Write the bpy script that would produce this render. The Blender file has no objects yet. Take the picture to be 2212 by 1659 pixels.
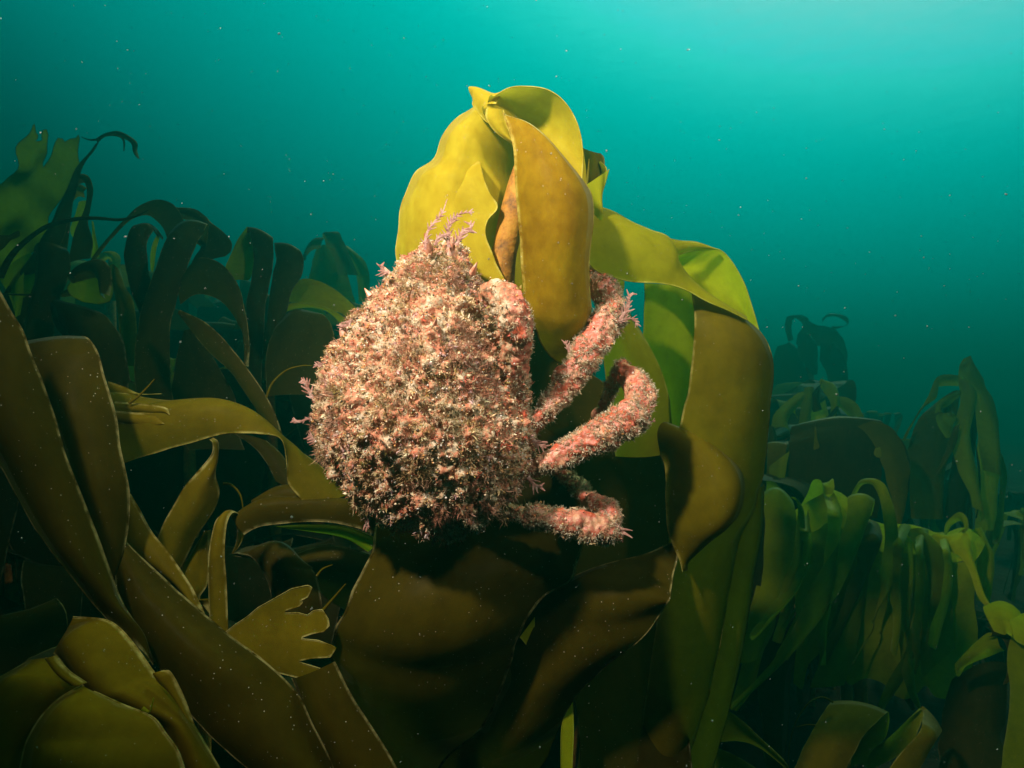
import bpy, math, random
import numpy as np
from mathutils import Vector, Matrix, noise
from mathutils.geometry import delaunay_2d_cdt

S = bpy.context.scene
COL = S.collection
RAD = math.radians

# ------------------------------------------------------------------ camera
LENS, PITCH, CAMZ = 22.0, 3.0, 1.0
cam_d = bpy.data.cameras.new('camera')
cam = bpy.data.objects.new('camera', cam_d)
COL.objects.link(cam)
cam_d.lens, cam_d.sensor_width = LENS, 36.0
cam_d.clip_start, cam_d.clip_end = 0.01, 200.0
cam_d.dof.use_dof = True
cam_d.dof.focus_distance, cam_d.dof.aperture_fstop = 0.52, 18.0
cam.location = (0, 0, CAMZ)
cam.rotation_euler = (RAD(90 + PITCH), 0, 0)
S.camera = cam
K = 18.0 / LENS
CP, SP = math.cos(RAD(PITCH)), math.sin(RAD(PITCH))


def at(u, v, d):
    """photo pixel (2212 x 1659 view) at depth d metres -> world point"""
    x = (u - 1106.0) / 1106.0 * K * d
    y = (829.5 - v) / 1106.0 * K * d
    return np.array([x, d * CP - y * SP, CAMZ + d * SP + y * CP])


# ------------------------------------------------------------------ world: water light field
def direction(u, v):
    p = at(u, v, 1.0) - np.array([0, 0, CAMZ])
    return p / np.linalg.norm(p)


GLOW = direction(2750, -380)
SUN_EL, SUN_AZ = RAD(62), RAD(32)          # azimuth measured from +Y towards +X
W = bpy.data.worlds.new('World')
S.world = W
W.use_nodes = True
nt = W.node_tree
nt.nodes.clear()


def N(t, tree=None, **kw):
    n = (tree or nt).nodes.new(t)
    for k, v in kw.items():
        setattr(n, k, v)
    return n


out = N('ShaderNodeOutputWorld')
tc = N('ShaderNodeTexCoord')
dot = N('ShaderNodeVectorMath', operation='DOT_PRODUCT')
dot.inputs[1].default_value = tuple(GLOW)
nt.links.new(tc.outputs['Generated'], dot.inputs[0])
sep = N('ShaderNodeSeparateXYZ')
nt.links.new(tc.outputs['Generated'], sep.inputs[0])
m1 = N('ShaderNodeMath', operation='MULTIPLY')
m1.inputs[1].default_value = 0.62
nt.links.new(sep.outputs['Z'], m1.inputs[0])
m2 = N('ShaderNodeMath', operation='MULTIPLY_ADD')
m2.inputs[1].default_value = 0.50
nt.links.new(dot.outputs['Value'], m2.inputs[0])
nt.links.new(m1.outputs[0], m2.inputs[2])
wn = N('ShaderNodeTexNoise')                # faint wave pattern of the surface seen from below
wn.inputs['Scale'].default_value = 26.0
wn.inputs['Detail'].default_value = 4.0
wmap = N('ShaderNodeMapping')
wmap.inputs['Scale'].default_value = (1.0, 1.0, 5.0)
nt.links.new(tc.outputs['Generated'], wmap.inputs[0])
nt.links.new(wmap.outputs[0], wn.inputs['Vector'])
wz = N('ShaderNodeMapRange')
wz.inputs['From Min'].default_value = 0.45
wz.inputs['From Max'].default_value = 0.75
wz.inputs['To Max'].default_value = 0.022
nt.links.new(m2.outputs[0], wz.inputs['Value'])
wsub = N('ShaderNodeMath', operation='SUBTRACT')
wsub.inputs[1].default_value = 0.5
nt.links.new(wn.outputs['Fac'], wsub.inputs[0])
m3 = N('ShaderNodeMath', operation='MULTIPLY_ADD')
nt.links.new(wsub.outputs[0], m3.inputs[0])
nt.links.new(wz.outputs[0], m3.inputs[1])
nt.links.new(m2.outputs[0], m3.inputs[2])
ramp = N('ShaderNodeValToRGB')
cr = ramp.color_ramp
cr.interpolation = 'B_SPLINE'
stops = [(0.0, (0.0, 0.002, 0.002)), (0.17, (0.0, 0.012, 0.012)), (0.30, (0.0, 0.085, 0.086)),
         (0.41, (0.0, 0.25, 0.232)), (0.53, (0.0, 0.44, 0.40)), (0.645, (0.0, 0.66, 0.60)),
         (0.735, (0.0, 0.93, 0.85)), (0.815, (0.30, 1.6, 1.48)), (0.92, (1.4, 2.9, 2.7))]
while len(cr.elements) < len(stops):
    cr.elements.new(0.5)
for e, (p, c) in zip(cr.elements, stops):
    e.position = p
    e.color = (*c, 1)
nt.links.new(m3.outputs[0], ramp.inputs[0])
bg = N('ShaderNodeBackground')
nt.links.new(ramp.outputs[0], bg.inputs['Color'])
dim = N('ShaderNodeMapRange', interpolation_type='SMOOTHSTEP')   # straight up, the water column gives way to that window
dim.inputs['From Min'].default_value = 0.58
dim.inputs['From Max'].default_value = 0.74
dim.inputs['To Min'].default_value = 1.0
dim.inputs['To Max'].default_value = 0.12
nt.links.new(sep.outputs['Z'], dim.inputs['Value'])
nt.links.new(dim.outputs[0], bg.inputs['Strength'])
sky = N('ShaderNodeTexSky', sky_type='NISHITA')
sky.sun_disc = False
sky.sun_elevation = SUN_EL
sky.sun_rotation = SUN_AZ
tint = N('ShaderNodeMix', data_type='RGBA', blend_type='MULTIPLY')
tint.inputs[0].default_value = 1.0
tint.inputs[7].default_value = (0.12, 0.85, 0.62, 1)
nt.links.new(sky.outputs[0], tint.inputs[6])
win = N('ShaderNodeMapRange', interpolation_type='SMOOTHSTEP')   # Snell's window overhead
win.inputs['From Min'].default_value = 0.62
win.inputs['From Max'].default_value = 0.80
win.inputs['To Max'].default_value = 0.05
nt.links.new(sep.outputs['Z'], win.inputs['Value'])
bg2 = N('ShaderNodeBackground')
nt.links.new(tint.outputs[2], bg2.inputs['Color'])
nt.links.new(win.outputs[0], bg2.inputs['Strength'])
add = N('ShaderNodeAddShader')
nt.links.new(bg.outputs[0], add.inputs[0])
nt.links.new(bg2.outputs[0], add.inputs[1])
nt.links.new(add.outputs[0], out.inputs['Surface'])

# ------------------------------------------------------------------ sun (filtered green by the water) and the two camera strobes


def lamp(name, typ, loc, target, energy, color):
    l = bpy.data.lights.new(name, typ)
    o = bpy.data.objects.new(name, l)
    COL.objects.link(o)
    o.location = loc
    o.rotation_euler = (Vector(target) - Vector(loc)).to_track_quat('-Z', 'Y').to_euler()
    l.energy, l.color = energy, color
    return l


sd = Vector((math.sin(SUN_AZ) * math.cos(SUN_EL), math.cos(SUN_AZ) * math.cos(SUN_EL), math.sin(SUN_EL)))
sun = lamp('sun', 'SUN', sd * 20, (0, 0, 0), 2.6, (0.48, 0.70, 0.30))
sun.angle = RAD(12)
key = lamp('strobe', 'SPOT', (-0.33, 0.03, CAMZ + 0.49), at(1015, 505, 0.55), 74.0, (1.0, 0.92, 0.78))
key.spot_size, key.spot_blend, key.shadow_soft_size = RAD(75), 1.0, 0.03
fil = lamp('strobe', 'SPOT', (0.38, 0.04, CAMZ + 0.44), at(1160, 480, 0.54), 20.0, (1.0, 0.92, 0.78))
fil.spot_size, fil.spot_blend, fil.shadow_soft_size = RAD(58), 1.0, 0.03

vs = S.view_settings
vs.view_transform, vs.look, vs.exposure, vs.gamma = 'Standard', 'None', 0.0, 1.0
vs.use_curve_mapping = False
cy = S.cycles
cy.use_denoising = True
cy.max_bounces, cy.diffuse_bounces, cy.transmission_bounces = 6, 3, 4
cy.glossy_bounces, cy.volume_bounces, cy.transparent_max_bounces = 2, 1, 6
cy.sample_clamp_indirect = 3.0

# ------------------------------------------------------------------ materials


def new_mat(name):
    m = bpy.data.materials.new(name)
    m.use_nodes = True
    m.node_tree.nodes.clear()
    return m, m.node_tree


def kelp_mat(name, a, b, tr, fac=0.45, gloss=0.35, edge=(0.55, 0.45, 0.10), speck=0.5, edge_w=0.0015, rough=0.42):
    m, t = new_mat(name)
    L = t.links.new
    o = N('ShaderNodeOutputMaterial', t)
    uv = N('ShaderNodeUVMap', t)
    uv.uv_map = 'uv'
    mp = N('ShaderNodeMapping', t)
    mp.inputs['Scale'].default_value = (38, 9, 1)
    L(uv.outputs[0], mp.inputs[0])
    n1 = N('ShaderNodeTexNoise', t)
    n1.inputs['Scale'].default_value = 1.0
    n1.inputs['Detail'].default_value = 5
    n1.inputs['Roughness'].default_value = 0.6
    L(mp.outputs[0], n1.inputs['Vector'])
    co = N('ShaderNodeTexCoord', t)
    n2 = N('ShaderNodeTexNoise', t)
    n2.inputs['Scale'].default_value = 80
    n2.inputs['Detail'].default_value = 6
    n2.inputs['Roughness'].default_value = 0.65
    L(co.outputs['Object'], n2.inputs['Vector'])
    av = N('ShaderNodeMath', t, operation='ADD')
    L(n1.outputs['Fac'], av.inputs[0])
    L(n2.outputs['Fac'], av.inputs[1])
    mr = N('ShaderNodeMapRange', t)
    mr.inputs['From Min'].default_value = 0.62
    mr.inputs['From Max'].default_value = 1.38
    L(av.outputs[0], mr.inputs['Value'])
    mx = N('ShaderNodeMix', t, data_type='RGBA')
    mx.inputs[6].default_value = (*a, 1)
    mx.inputs[7].default_value = (*b, 1)
    L(mr.outputs[0], mx.inputs[0])
    # pale, thin, worn rim of the blade
    at_ = N('ShaderNodeAttribute', t)
    at_.attribute_name = 'edge'
    er = N('ShaderNodeMapRange', t)
    er.inputs['From Min'].default_value = edge_w * 0.4
    er.inputs['From Max'].default_value = edge_w
    er.inputs['To Min'].default_value = 0.55
    er.inputs['To Max'].default_value = 0.0
    L(at_.outputs['Fac'], er.inputs['Value'])
    wr = N('ShaderNodeMapRange', t)
    wr.inputs['From Min'].default_value = 0.40
    wr.inputs['From Max'].default_value = 0.62
    L(n2.outputs['Fac'], wr.inputs['Value'])
    wm = N('ShaderNodeMath', t, operation='MULTIPLY')
    L(er.outputs[0], wm.inputs[0])
    L(wr.outputs[0], wm.inputs[1])
    e2 = N('ShaderNodeMix', t, data_type='RGBA')
    e2.inputs[7].default_value = (*edge, 1)
    L(wm.outputs[0], e2.inputs[0])
    L(mx.outputs[2], e2.inputs[6])
    # silt and tiny epiphytes
    vo = N('ShaderNodeTexVoronoi', t)
    vo.inputs['Scale'].default_value = 300
    L(co.outputs['Object'], vo.inputs['Vector'])
    vr = N('ShaderNodeMapRange', t)
    vr.inputs['From Min'].default_value = 0.15
    vr.inputs['From Max'].default_value = 0.07
    vr.inputs['To Max'].default_value = speck
    L(vo.outputs['Distance'], vr.inputs['Value'])
    vg = N('ShaderNodeMath', t, operation='GREATER_THAN')
    vg.inputs[1].default_value = 0.80
    sc = N('ShaderNodeSeparateColor', t)
    L(vo.outputs['Color'], sc.inputs[0])
    L(sc.outputs[0], vg.inputs[0])
    vm = N('ShaderNodeMath', t, operation='MULTIPLY')
    L(vr.outputs[0], vm.inputs[0])
    L(vg.outputs[0], vm.inputs[1])
    e3 = N('ShaderNodeMix', t, data_type='RGBA')
    e3.inputs[7].default_value = (0.55, 0.52, 0.40, 1)
    L(vm.outputs[0], e3.inputs[0])
    L(e2.outputs[2], e3.inputs[6])
    df = N('ShaderNodeBsdfDiffuse', t)
    L(e3.outputs[2], df.inputs['Color'])
    tl = N('ShaderNodeBsdfTranslucent', t)
    tm = N('ShaderNodeMix', t, data_type='RGBA', blend_type='MULTIPLY')
    tm.inputs[0].default_value = 0.6
    tm.inputs[6].default_value = (*tr, 1)
    tg = N('ShaderNodeMapRange', t)
    tg.inputs['To Min'].default_value = 0.45
    tg.inputs['To Max'].default_value = 1.0
    L(mr.outputs[0], tg.inputs['Value'])
    L(tg.outputs[0], tm.inputs[7])
    L(tm.outputs[2], tl.inputs['Color'])
    ms = N('ShaderNodeMixShader', t)
    ms.inputs[0].default_value = fac
    L(df.outputs[0], ms.inputs[1])
    L(tl.outputs[0], ms.inputs[2])
    gl = N('ShaderNodeBsdfGlossy', t)
    gl.inputs['Roughness'].default_value = rough
    bp = N('ShaderNodeBump', t)
    bp.inputs['Strength'].default_value = 0.2
    bp.inputs['Distance'].default_value = 0.002
    L(n2.outputs['Fac'], bp.inputs['Height'])
    for s_ in (df, gl):
        L(bp.outputs[0], s_.inputs['Normal'])
    fr = N('ShaderNodeFresnel', t)
    fr.inputs['IOR'].default_value = 1.06
    fm = N('ShaderNodeMath', t, operation='MULTIPLY')
    fm.inputs[1].default_value = gloss * 0.22
    fa = N('ShaderNodeMath', t, operation='ADD')          # wet film
    fa.inputs[1].default_value = 0.006
    L(fr.outputs[0], fa.inputs[0])
    L(fa.outputs[0], fm.inputs[0])
    m2_ = N('ShaderNodeMixShader', t)
    L(fm.outputs[0], m2_.inputs[0])
    L(ms.outputs[0], m2_.inputs[1])
    L(gl.outputs[0], m2_.inputs[2])
    L(m2_.outputs[0], o.inputs['Surface'])
    return m


def color_attr_mat(name, rough=0.6, transl=0.0):
    m, t = new_mat(name)
    L = t.links.new
    o = N('ShaderNodeOutputMaterial', t)
    a = N('ShaderNodeAttribute', t)
    a.attribute_name = 'hue'
    p = N('ShaderNodeBsdfPrincipled', t)
    p.inputs['Roughness'].default_value = rough
    L(a.outputs['Color'], p.inputs['Base Color'])
    if transl:
        tl = N('ShaderNodeBsdfTranslucent', t)
        L(a.outputs['Color'], tl.inputs['Color'])
        ms = N('ShaderNodeMixShader', t)
        ms.inputs[0].default_value = transl
        L(p.outputs[0], ms.inputs[1])
        L(tl.outputs[0], ms.inputs[2])
        L(ms.outputs[0], o.inputs['Surface'])
    else:
        L(p.outputs[0], o.inputs['Surface'])
    return m


def noise_mat(name, cols, scale, rough=0.7, bump=0.5, dist=0.002):
    m, t = new_mat(name)
    L = t.links.new
    o = N('ShaderNodeOutputMaterial', t)
    co = N('ShaderNodeTexCoord', t)
    n1 = N('ShaderNodeTexNoise', t)
    n1.inputs['Scale'].default_value = scale
    n1.inputs['Detail'].default_value = 6
    n1.inputs['Roughness'].default_value = 0.7
    L(co.outputs['Object'], n1.inputs['Vector'])
    r = N('ShaderNodeValToRGB', t)
    els = r.color_ramp.elements
    while len(els) < len(cols):
        els.new(0.5)
    for i, (e, c) in enumerate(zip(els, cols)):
        e.position = 0.30 + 0.40 * i / (len(cols) - 1)
        e.color = (*c, 1)
    L(n1.outputs['Fac'], r.inputs[0])
    p = N('ShaderNodeBsdfPrincipled', t)
    p.inputs['Roughness'].default_value = rough
    L(r.outputs[0], p.inputs['Base Color'])
    b = N('ShaderNodeBump', t)
    b.inputs['Strength'].default_value = bump
    b.inputs['Distance'].default_value = dist
    n3 = N('ShaderNodeTexNoise', t)
    n3.inputs['Scale'].default_value = scale * 3
    n3.inputs['Detail'].default_value = 5
    L(co.outputs['Object'], n3.inputs['Vector'])
    L(n3.outputs['Fac'], b.inputs['Height'])
    L(b.outputs[0], p.inputs['Normal'])
    L(p.outputs[0], o.inputs['Surface'])
    return m


M = {
    'yellow': kelp_mat('kelp_yellow', (0.34, 0.215, 0.008), (0.53, 0.39, 0.024), (0.50, 0.50, 0.02), 0.35, 0.5, (0.72, 0.62, 0.16), 0.7),
    'amber': kelp_mat('kelp_amber', (0.15, 0.065, 0.003), (0.34, 0.20, 0.007), (0.40, 0.30, 0.01), 0.35, 0.5, (0.65, 0.52, 0.12), 0.9),
    'green': kelp_mat('kelp_green', (0.22, 0.19, 0.006), (0.34, 0.30, 0.010), (0.42, 0.50, 0.02), 0.5, 0.4, (0.62, 0.56, 0.12), 0.5),
    'olive': kelp_mat('kelp_olive', (0.085, 0.06, 0.003), (0.145, 0.105, 0.004), (0.20, 0.18, 0.008), 0.4, 0.4, (0.50, 0.42, 0.12), 0.7),
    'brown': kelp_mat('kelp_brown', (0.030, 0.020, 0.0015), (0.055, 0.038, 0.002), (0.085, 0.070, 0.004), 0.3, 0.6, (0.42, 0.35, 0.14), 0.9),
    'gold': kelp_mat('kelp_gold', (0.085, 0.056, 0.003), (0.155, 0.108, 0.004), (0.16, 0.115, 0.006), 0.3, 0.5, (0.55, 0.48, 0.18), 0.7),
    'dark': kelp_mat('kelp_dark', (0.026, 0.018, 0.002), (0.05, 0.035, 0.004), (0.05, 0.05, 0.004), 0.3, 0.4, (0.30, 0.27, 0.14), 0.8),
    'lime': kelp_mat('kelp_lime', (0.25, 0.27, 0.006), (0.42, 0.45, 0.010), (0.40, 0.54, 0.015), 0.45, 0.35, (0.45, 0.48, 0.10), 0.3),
    'moss': kelp_mat('kelp_moss', (0.14, 0.16, 0.004), (0.27, 0.29, 0.006), (0.26, 0.36, 0.012), 0.45, 0.4, (0.32, 0.32, 0.09), 0.4),
    'torn': kelp_mat('kelp_torn', (0.075, 0.072, 0.004), (0.15, 0.14, 0.006), (0.17, 0.24, 0.010), 0.5, 0.3, (0.32, 0.32, 0.09), 0.4),
    'tan': kelp_mat('kelp_tan', (0.095, 0.056, 0.002), (0.17, 0.107, 0.004), (0.16, 0.09, 0.004), 0.2, 0.3, (0.60, 0.46, 0.16), 0.5),
    'ridge': kelp_mat('kelp_ridge', (0.34, 0.34, 0.006), (0.55, 0.56, 0.012), (0.45, 0.60, 0.015), 0.4, 0.35, (0.5, 0.5, 0.1), 0.2),  # young thin tissue, its colour raised further in place of a stronger sun
    'stipe': noise_mat('kelp_stipe', [(0.10, 0.034, 0.003), (0.34, 0.13, 0.006), (0.42, 0.19, 0.012)], 60, 0.8, 0.6),
    'shell': noise_mat('crab_shell', [(0.18, 0.035, 0.02), (0.46, 0.07, 0.025), (0.40, 0.11, 0.07), (0.52, 0.26, 0.15), (0.44, 0.10, 0.025)], 70, 0.45, 0.8),
    'crust': noise_mat('crab_crust', [(0.05, 0.025, 0.012), (0.20, 0.10, 0.05), (0.40, 0.11, 0.05), (0.34, 0.22, 0.12), (0.50, 0.38, 0.27), (0.24, 0.10, 0.06)], 85, 0.7, 1.0),
    'spine': noise_mat('crab_spine', [(0.50, 0.10, 0.03), (0.66, 0.28, 0.18), (0.70, 0.50, 0.42)], 120, 0.4, 0.3),
    'turf': color_attr_mat('algae_turf', 0.6, 0.25),
    'weed': noise_mat('red_seaweed', [(0.16, 0.045, 0.03), (0.27, 0.11, 0.08), (0.38, 0.23, 0.19)], 220, 0.6, 0.4),
    'snow': noise_mat('marine_snow', [(0.22, 0.22, 0.20), (0.42, 0.42, 0.39)], 50, 0.8, 0.0),
    'seabed': noise_mat('seabed', [(0.004, 0.002, 0.0015), (0.014, 0.006, 0.004), (0.026, 0.008, 0.006), (0.008, 0.006, 0.003)], 7, 0.9, 1.0, 0.02),
}

# ------------------------------------------------------------------ mesh helpers


def mesh_from(name, V, F, mat, uv=None, edge=None, hue=None, smooth=True):
    """V (n,3) array, F list of index tuples or (tri array, quad array)"""
    me = bpy.data.meshes.new(name)
    V = np.asarray(V, dtype=np.float32)
    if isinstance(F, np.ndarray):
        F = [F]
    if isinstance(F, list) and F and isinstance(F[0], np.ndarray):
        loops = np.concatenate([f.ravel() for f in F]).astype(np.int32)
        tot = np.concatenate([np.full(len(f), f.shape[1], np.int32) for f in F])
        start = np.concatenate([[0], np.cumsum(tot)[:-1]]).astype(np.int32)
        me.vertices.add(len(V))
        me.vertices.foreach_set('co', V.ravel())
        me.loops.add(len(loops))
        me.loops.foreach_set('vertex_index', loops)
        me.polygons.add(len(tot))
        me.polygons.foreach_set('loop_start', start)
        me.polygons.foreach_set('loop_total', tot)
        me.update(calc_edges=True)
    else:
        me.from_pydata(V.tolist(), [], F)
    me.validate()
    if smooth:
        me.polygons.foreach_set('use_smooth', np.ones(len(me.polygons), bool))
    if uv is not None:
        li = np.zeros(len(me.loops), np.int32)
        me.loops.foreach_get('vertex_index', li)
        ul = me.uv_layers.new(name='uv')
        ul.data.foreach_set('uv', np.asarray(uv, np.float32)[li].ravel())
    if edge is not None:
        a = me.attributes.new('edge', 'FLOAT', 'POINT')
        a.data.foreach_set('value', np.asarray(edge, np.float32))
    if hue is not None:
        a = me.attributes.new('hue', 'FLOAT_COLOR', 'POINT')
        h = np.ones((len(V), 4), np.float32)
        h[:, :3] = hue
        a.data.foreach_set('color', h.ravel())
    me.materials.append(mat)
    me.update()
    return me


def link(name, me, parent=None):
    o = bpy.data.objects.new(name, me)
    COL.objects.link(o)
    if parent is not None:
        o.parent = parent
    return o


def thing(name, label, cat, loc, group=None):
    o = bpy.data.objects.new(name, None)
    COL.objects.link(o)
    o.empty_display_size = 0.05
    o.location = tuple(loc)
    o['label'], o['category'] = label, cat
    if group:
        o['group'] = group
    return o


def catmull(P, n):
    P = np.asarray(P, float)
    Q = np.vstack([2 * P[0] - P[1], P, 2 * P[-1] - P[-2]])
    res = []
    for i in range(1, len(Q) - 2):
        p0, p1, p2, p3 = Q[i - 1], Q[i], Q[i + 1], Q[i + 2]
        for k in range(n):
            t = k / n
            res.append(0.5 * (2 * p1 + (p2 - p0) * t + (2 * p0 - 5 * p1 + 4 * p2 - p3) * t * t + (3 * p1 - p0 - 3 * p2 + p3) * t ** 3))
    res.append(Q[-2])
    return np.array(res)


def nz(p, f, s=0.0):
    return noise.noise(Vector((p[0] * f + s, p[1] * f - s * 1.7, p[2] * f + s * 0.6)))


def unit(a):
    return a / np.maximum(np.linalg.norm(a, axis=-1, keepdims=True), 1e-9)


def tube(P, R, sides=8):
    """P (n,3), R (n,) -> verts, quads"""
    P = np.asarray(P)
    n = len(P)
    T = unit(np.gradient(P, axis=0))
    ref = np.array([0.31, 0.87, 0.39])
    A = unit(np.cross(T, ref))
    B = np.cross(T, A)
    th = np.linspace(0, 2 * np.pi, sides, endpoint=False)
    V = P[:, None, :] + np.asarray(R)[:, None, None] * (A[:, None, :] * np.cos(th)[None, :, None] + B[:, None, :] * np.sin(th)[None, :, None])
    i = np.arange(n - 1)[:, None] * sides
    j = np.arange(sides)[None, :]
    j2 = (j + 1) % sides
    Q = np.stack([i + j, i + j2, i + sides + j2, i + sides + j], -1).reshape(-1, 4)
    return V.reshape(-1, 3), Q


SEED = [0]


def sheet_mesh(PL, PR, mat, bulge=0.0, ruffle=0.0, rim=0.0006, nseg=7, nc=10, wav=0.0):
    SEED[0] += 1
    sd_ = SEED[0] * 3.17
    L, R = catmull(PL, nseg), catmull(PR, nseg)
    n = len(L)
    T = np.gradient((L + R) / 2, axis=0)
    C = R - L
    Nn = np.cross(T, C)
    Nn = unit(Nn)
    # keep the normals continuous, mean facing the viewer side (-Y)
    for i in range(1, n):
        if np.dot(Nn[i], Nn[i - 1]) < 0:
            Nn[i] *= -1
    if Nn[:, 1].mean() > 0:
        Nn = -Nn
    t = np.linspace(0, 1, nc)
    V = L[:, None, :] + C[:, None, :] * t[None, :, None]
    bl = catmull(np.array([[b] for b in bulge]), nseg)[:, 0] if isinstance(bulge, (list, tuple)) else np.full(n, bulge)
    off = bl[:, None] * (4 * t * (1 - t))[None, :]
    s = np.concatenate([[0], np.cumsum(np.linalg.norm(np.diff((L + R) / 2, axis=0), axis=1))])
    wd = np.linalg.norm(C, axis=1)
    rf = np.zeros((n, nc))
    for i in range(n):
        for side, k in ((0, 0), (1, nc - 1)):
            w = np.clip(1 - np.abs(np.arange(nc) - k) / (nc * 0.45), 0, 1) ** 2
            rf[i] += w * ruffle * noise.noise(Vector((s[i] * 28, side * 9.1 + sd_, 0.3)))
        if wav:
            for k in range(nc):
                rf[i, k] += wav * nz(V[i, k], 16, sd_)
        # small irregularities in the outline
        j = 0.02 * wd[i] * noise.noise(Vector((s[i] * 45, sd_, 4.0)))
        j2 = 0.02 * wd[i] * noise.noise(Vector((s[i] * 45, sd_, 9.0)))
        c = unit(C[i])
        V[i] += np.outer((1 - t) ** 3 * j + t ** 3 * j2, c)
    V = V + Nn[:, None, :] * (off + rf)[:, :, None]
    uv = np.stack(np.broadcast_arrays(t[None, :] * wd.mean(), s[:, None]), -1).reshape(-1, 2) + sd_
    ed = np.minimum(t, 1 - t)[None, :] * wd[:, None]
    idx = np.arange(n * nc).reshape(n, nc)
    Q = np.stack([idx[:-1, :-1], idx[:-1, 1:], idx[1:, 1:], idx[1:, :-1]], -1).reshape(-1, 4)
    Vs, Qs, uvs, eds = [V.reshape(-1, 3)], [Q], [uv], [ed.ravel()]
    if rim:
        base = n * nc
        for k in (0, nc - 1):
            rv, rq = tube(V[:, k], np.full(n, rim) * np.clip(wd / 0.012, 0.25, 1), 5)
            Vs.append(rv)
            Qs.append(rq + base)
            uvs.append(np.zeros((len(rv), 2)))
            eds.append(np.zeros(len(rv)))
            base += len(rv)
    return np.vstack(Vs), [np.vstack(Qs)], mat, np.vstack(uvs), np.concatenate(eds)


# views of the photograph used while measuring: origin and scale into the 2212-pixel view
RG = {0: (0, 0, 1), 1: (0, 230.4, .3385), 2: (0, 633.6, .3385), 3: (0, 1094.4, .3402), 4: (633.6, 1094.4, .3402),
      5: (633.6, 403.2, .4772), 6: (806.4, 144, .3472), 7: (1036.8, 518.4, .4166), 8: (1497.6, 633.6, .3472), 9: (1497.6, 1094.4, .3403)}


def px(r, x, y):
    ox, oy, s = RG[r]
    return ox + x * s, oy + y * s


def blade(par, r, pts, d, mat, bulge=0.0, ruffle=0.003, tilt=0.0, name='blade', wav=0.002, rim=0.0006, nseg=7, nc=10, label=None):
    """lofts a blade between its two edges; pts = (xL,yL,xR,yR[,d]) in view r, d = depth range along it, tilt = extra depth of the R edge"""
    n = len(pts)
    dl = None
    if isinstance(d, list):
        dl = np.interp(np.linspace(0, 1, n), np.linspace(0, 1, len(d)), d)
        d = (d[0], d[-1])
    d0, d1 = d if isinstance(d, tuple) else (d, d)
    PL, PR = [], []
    for i, p in enumerate(pts):
        dd = p[4] if len(p) > 4 else (dl[i] if dl is not None else d0 + (d1 - d0) * i / (n - 1))
        tl = p[5] if len(p) > 5 else tilt
        PL.append(at(*px(r, p[0], p[1]), dd))
        PR.append(at(*px(r, p[2], p[3]), dd + tl))
    b = np.array(par.location)
    V, F, m, uv, ed = sheet_mesh(PL, PR, M[mat], bulge, ruffle, rim * .8 if d0 < .75 else 0, nseg, nc, wav)
    if d0 > 1.3:
        ed = ed + .01
    me = mesh_from(name, V - b, F, m, uv, ed)
    o = link(name, me, par)
    if label:
        o['label'] = label
    return o


def poly_blade(par, r, outl, dfun, mat, step=14, name='blade', label=None, wav=0.002):
    """a torn blade from its outline; dfun(u,v) gives depth"""
    pts = []
    m = len(outl)
    for i in range(m):
        a, b = np.array(px(r, *outl[i])), np.array(px(r, *outl[(i + 1) % m]))
        k = max(1, int(np.linalg.norm(b - a) / (step * 0.6)))
        for q in range(k):
            pts.append(a + (b - a) * q / k)
    nb = len(pts)
    P = np.array(pts)
    # light smoothing of the outline
    P = 0.12 * np.roll(P, 1, 0) + 0.76 * P + 0.12 * np.roll(P, -1, 0)

    def inside(q):
        c = False
        for i in range(nb):
            x1, y1 = P[i]
            x2, y2 = P[i - 1]
            if (y1 > q[1]) != (y2 > q[1]) and q[0] < (x2 - x1) * (q[1] - y1) / (y2 - y1) + x1:
                c = not c
        return c
    inner = []
    lo, hi = P.min(0), P.max(0)
    y = lo[1] + step / 2
    while y < hi[1]:
        x = lo[0] + step / 2
        while x < hi[0]:
            q = np.array([x, y])
            if inside(q) and np.min(np.linalg.norm(P - q, axis=1)) > step * 0.45:
                inner.append(q)
            x += step
        y += step
    A = np.vstack([P, np.array(inner)]) if inner else P
    res = delaunay_2d_cdt([Vector((float(a), float(b))) for a, b in A], [(i, (i + 1) % nb) for i in range(nb)], [], 1, 1e-4)
    v2, f2 = res[0], res[2]
    V = np.array([at(p.x, p.y, dfun(p.x, p.y)) for p in v2])
    SEED[0] += 1
    for i in range(len(V)):
        V[i, 1] += wav * nz(V[i], 18, SEED[0])
    dd = dfun(*P[0])
    ed = np.array([np.min(np.linalg.norm(P - np.array([p.x, p.y]), axis=1)) for p in v2]) / 1106 * K * dd
    base = len(V)
    Pb = np.array([at(p[0], p[1], dfun(p[0], p[1])) for p in P])
    for i in range(len(Pb)):
        Pb[i, 1] += wav * nz(Pb[i], 18, SEED[0])
    Pb = np.vstack([Pb, Pb[:1]])
    rv, rq = tube(Pb, np.full(len(Pb), 0.0005), 5)
    tri = [tuple(f) for f in f2] + [tuple(int(a) + base for a in q) for q in rq]
    Vall = np.vstack([V, rv])
    loc = np.array(par.location)
    uv = np.vstack([V[:, [0, 2]], np.zeros((len(rv), 2))])
    me = mesh_from(name, Vall - loc, tri, M[mat], uv, np.concatenate([ed, np.zeros(len(rv))]) + (.01 if dd > .9 else 0))
    o = link(name, me, par)
    if label:
        o['label'] = label
    return o


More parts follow.
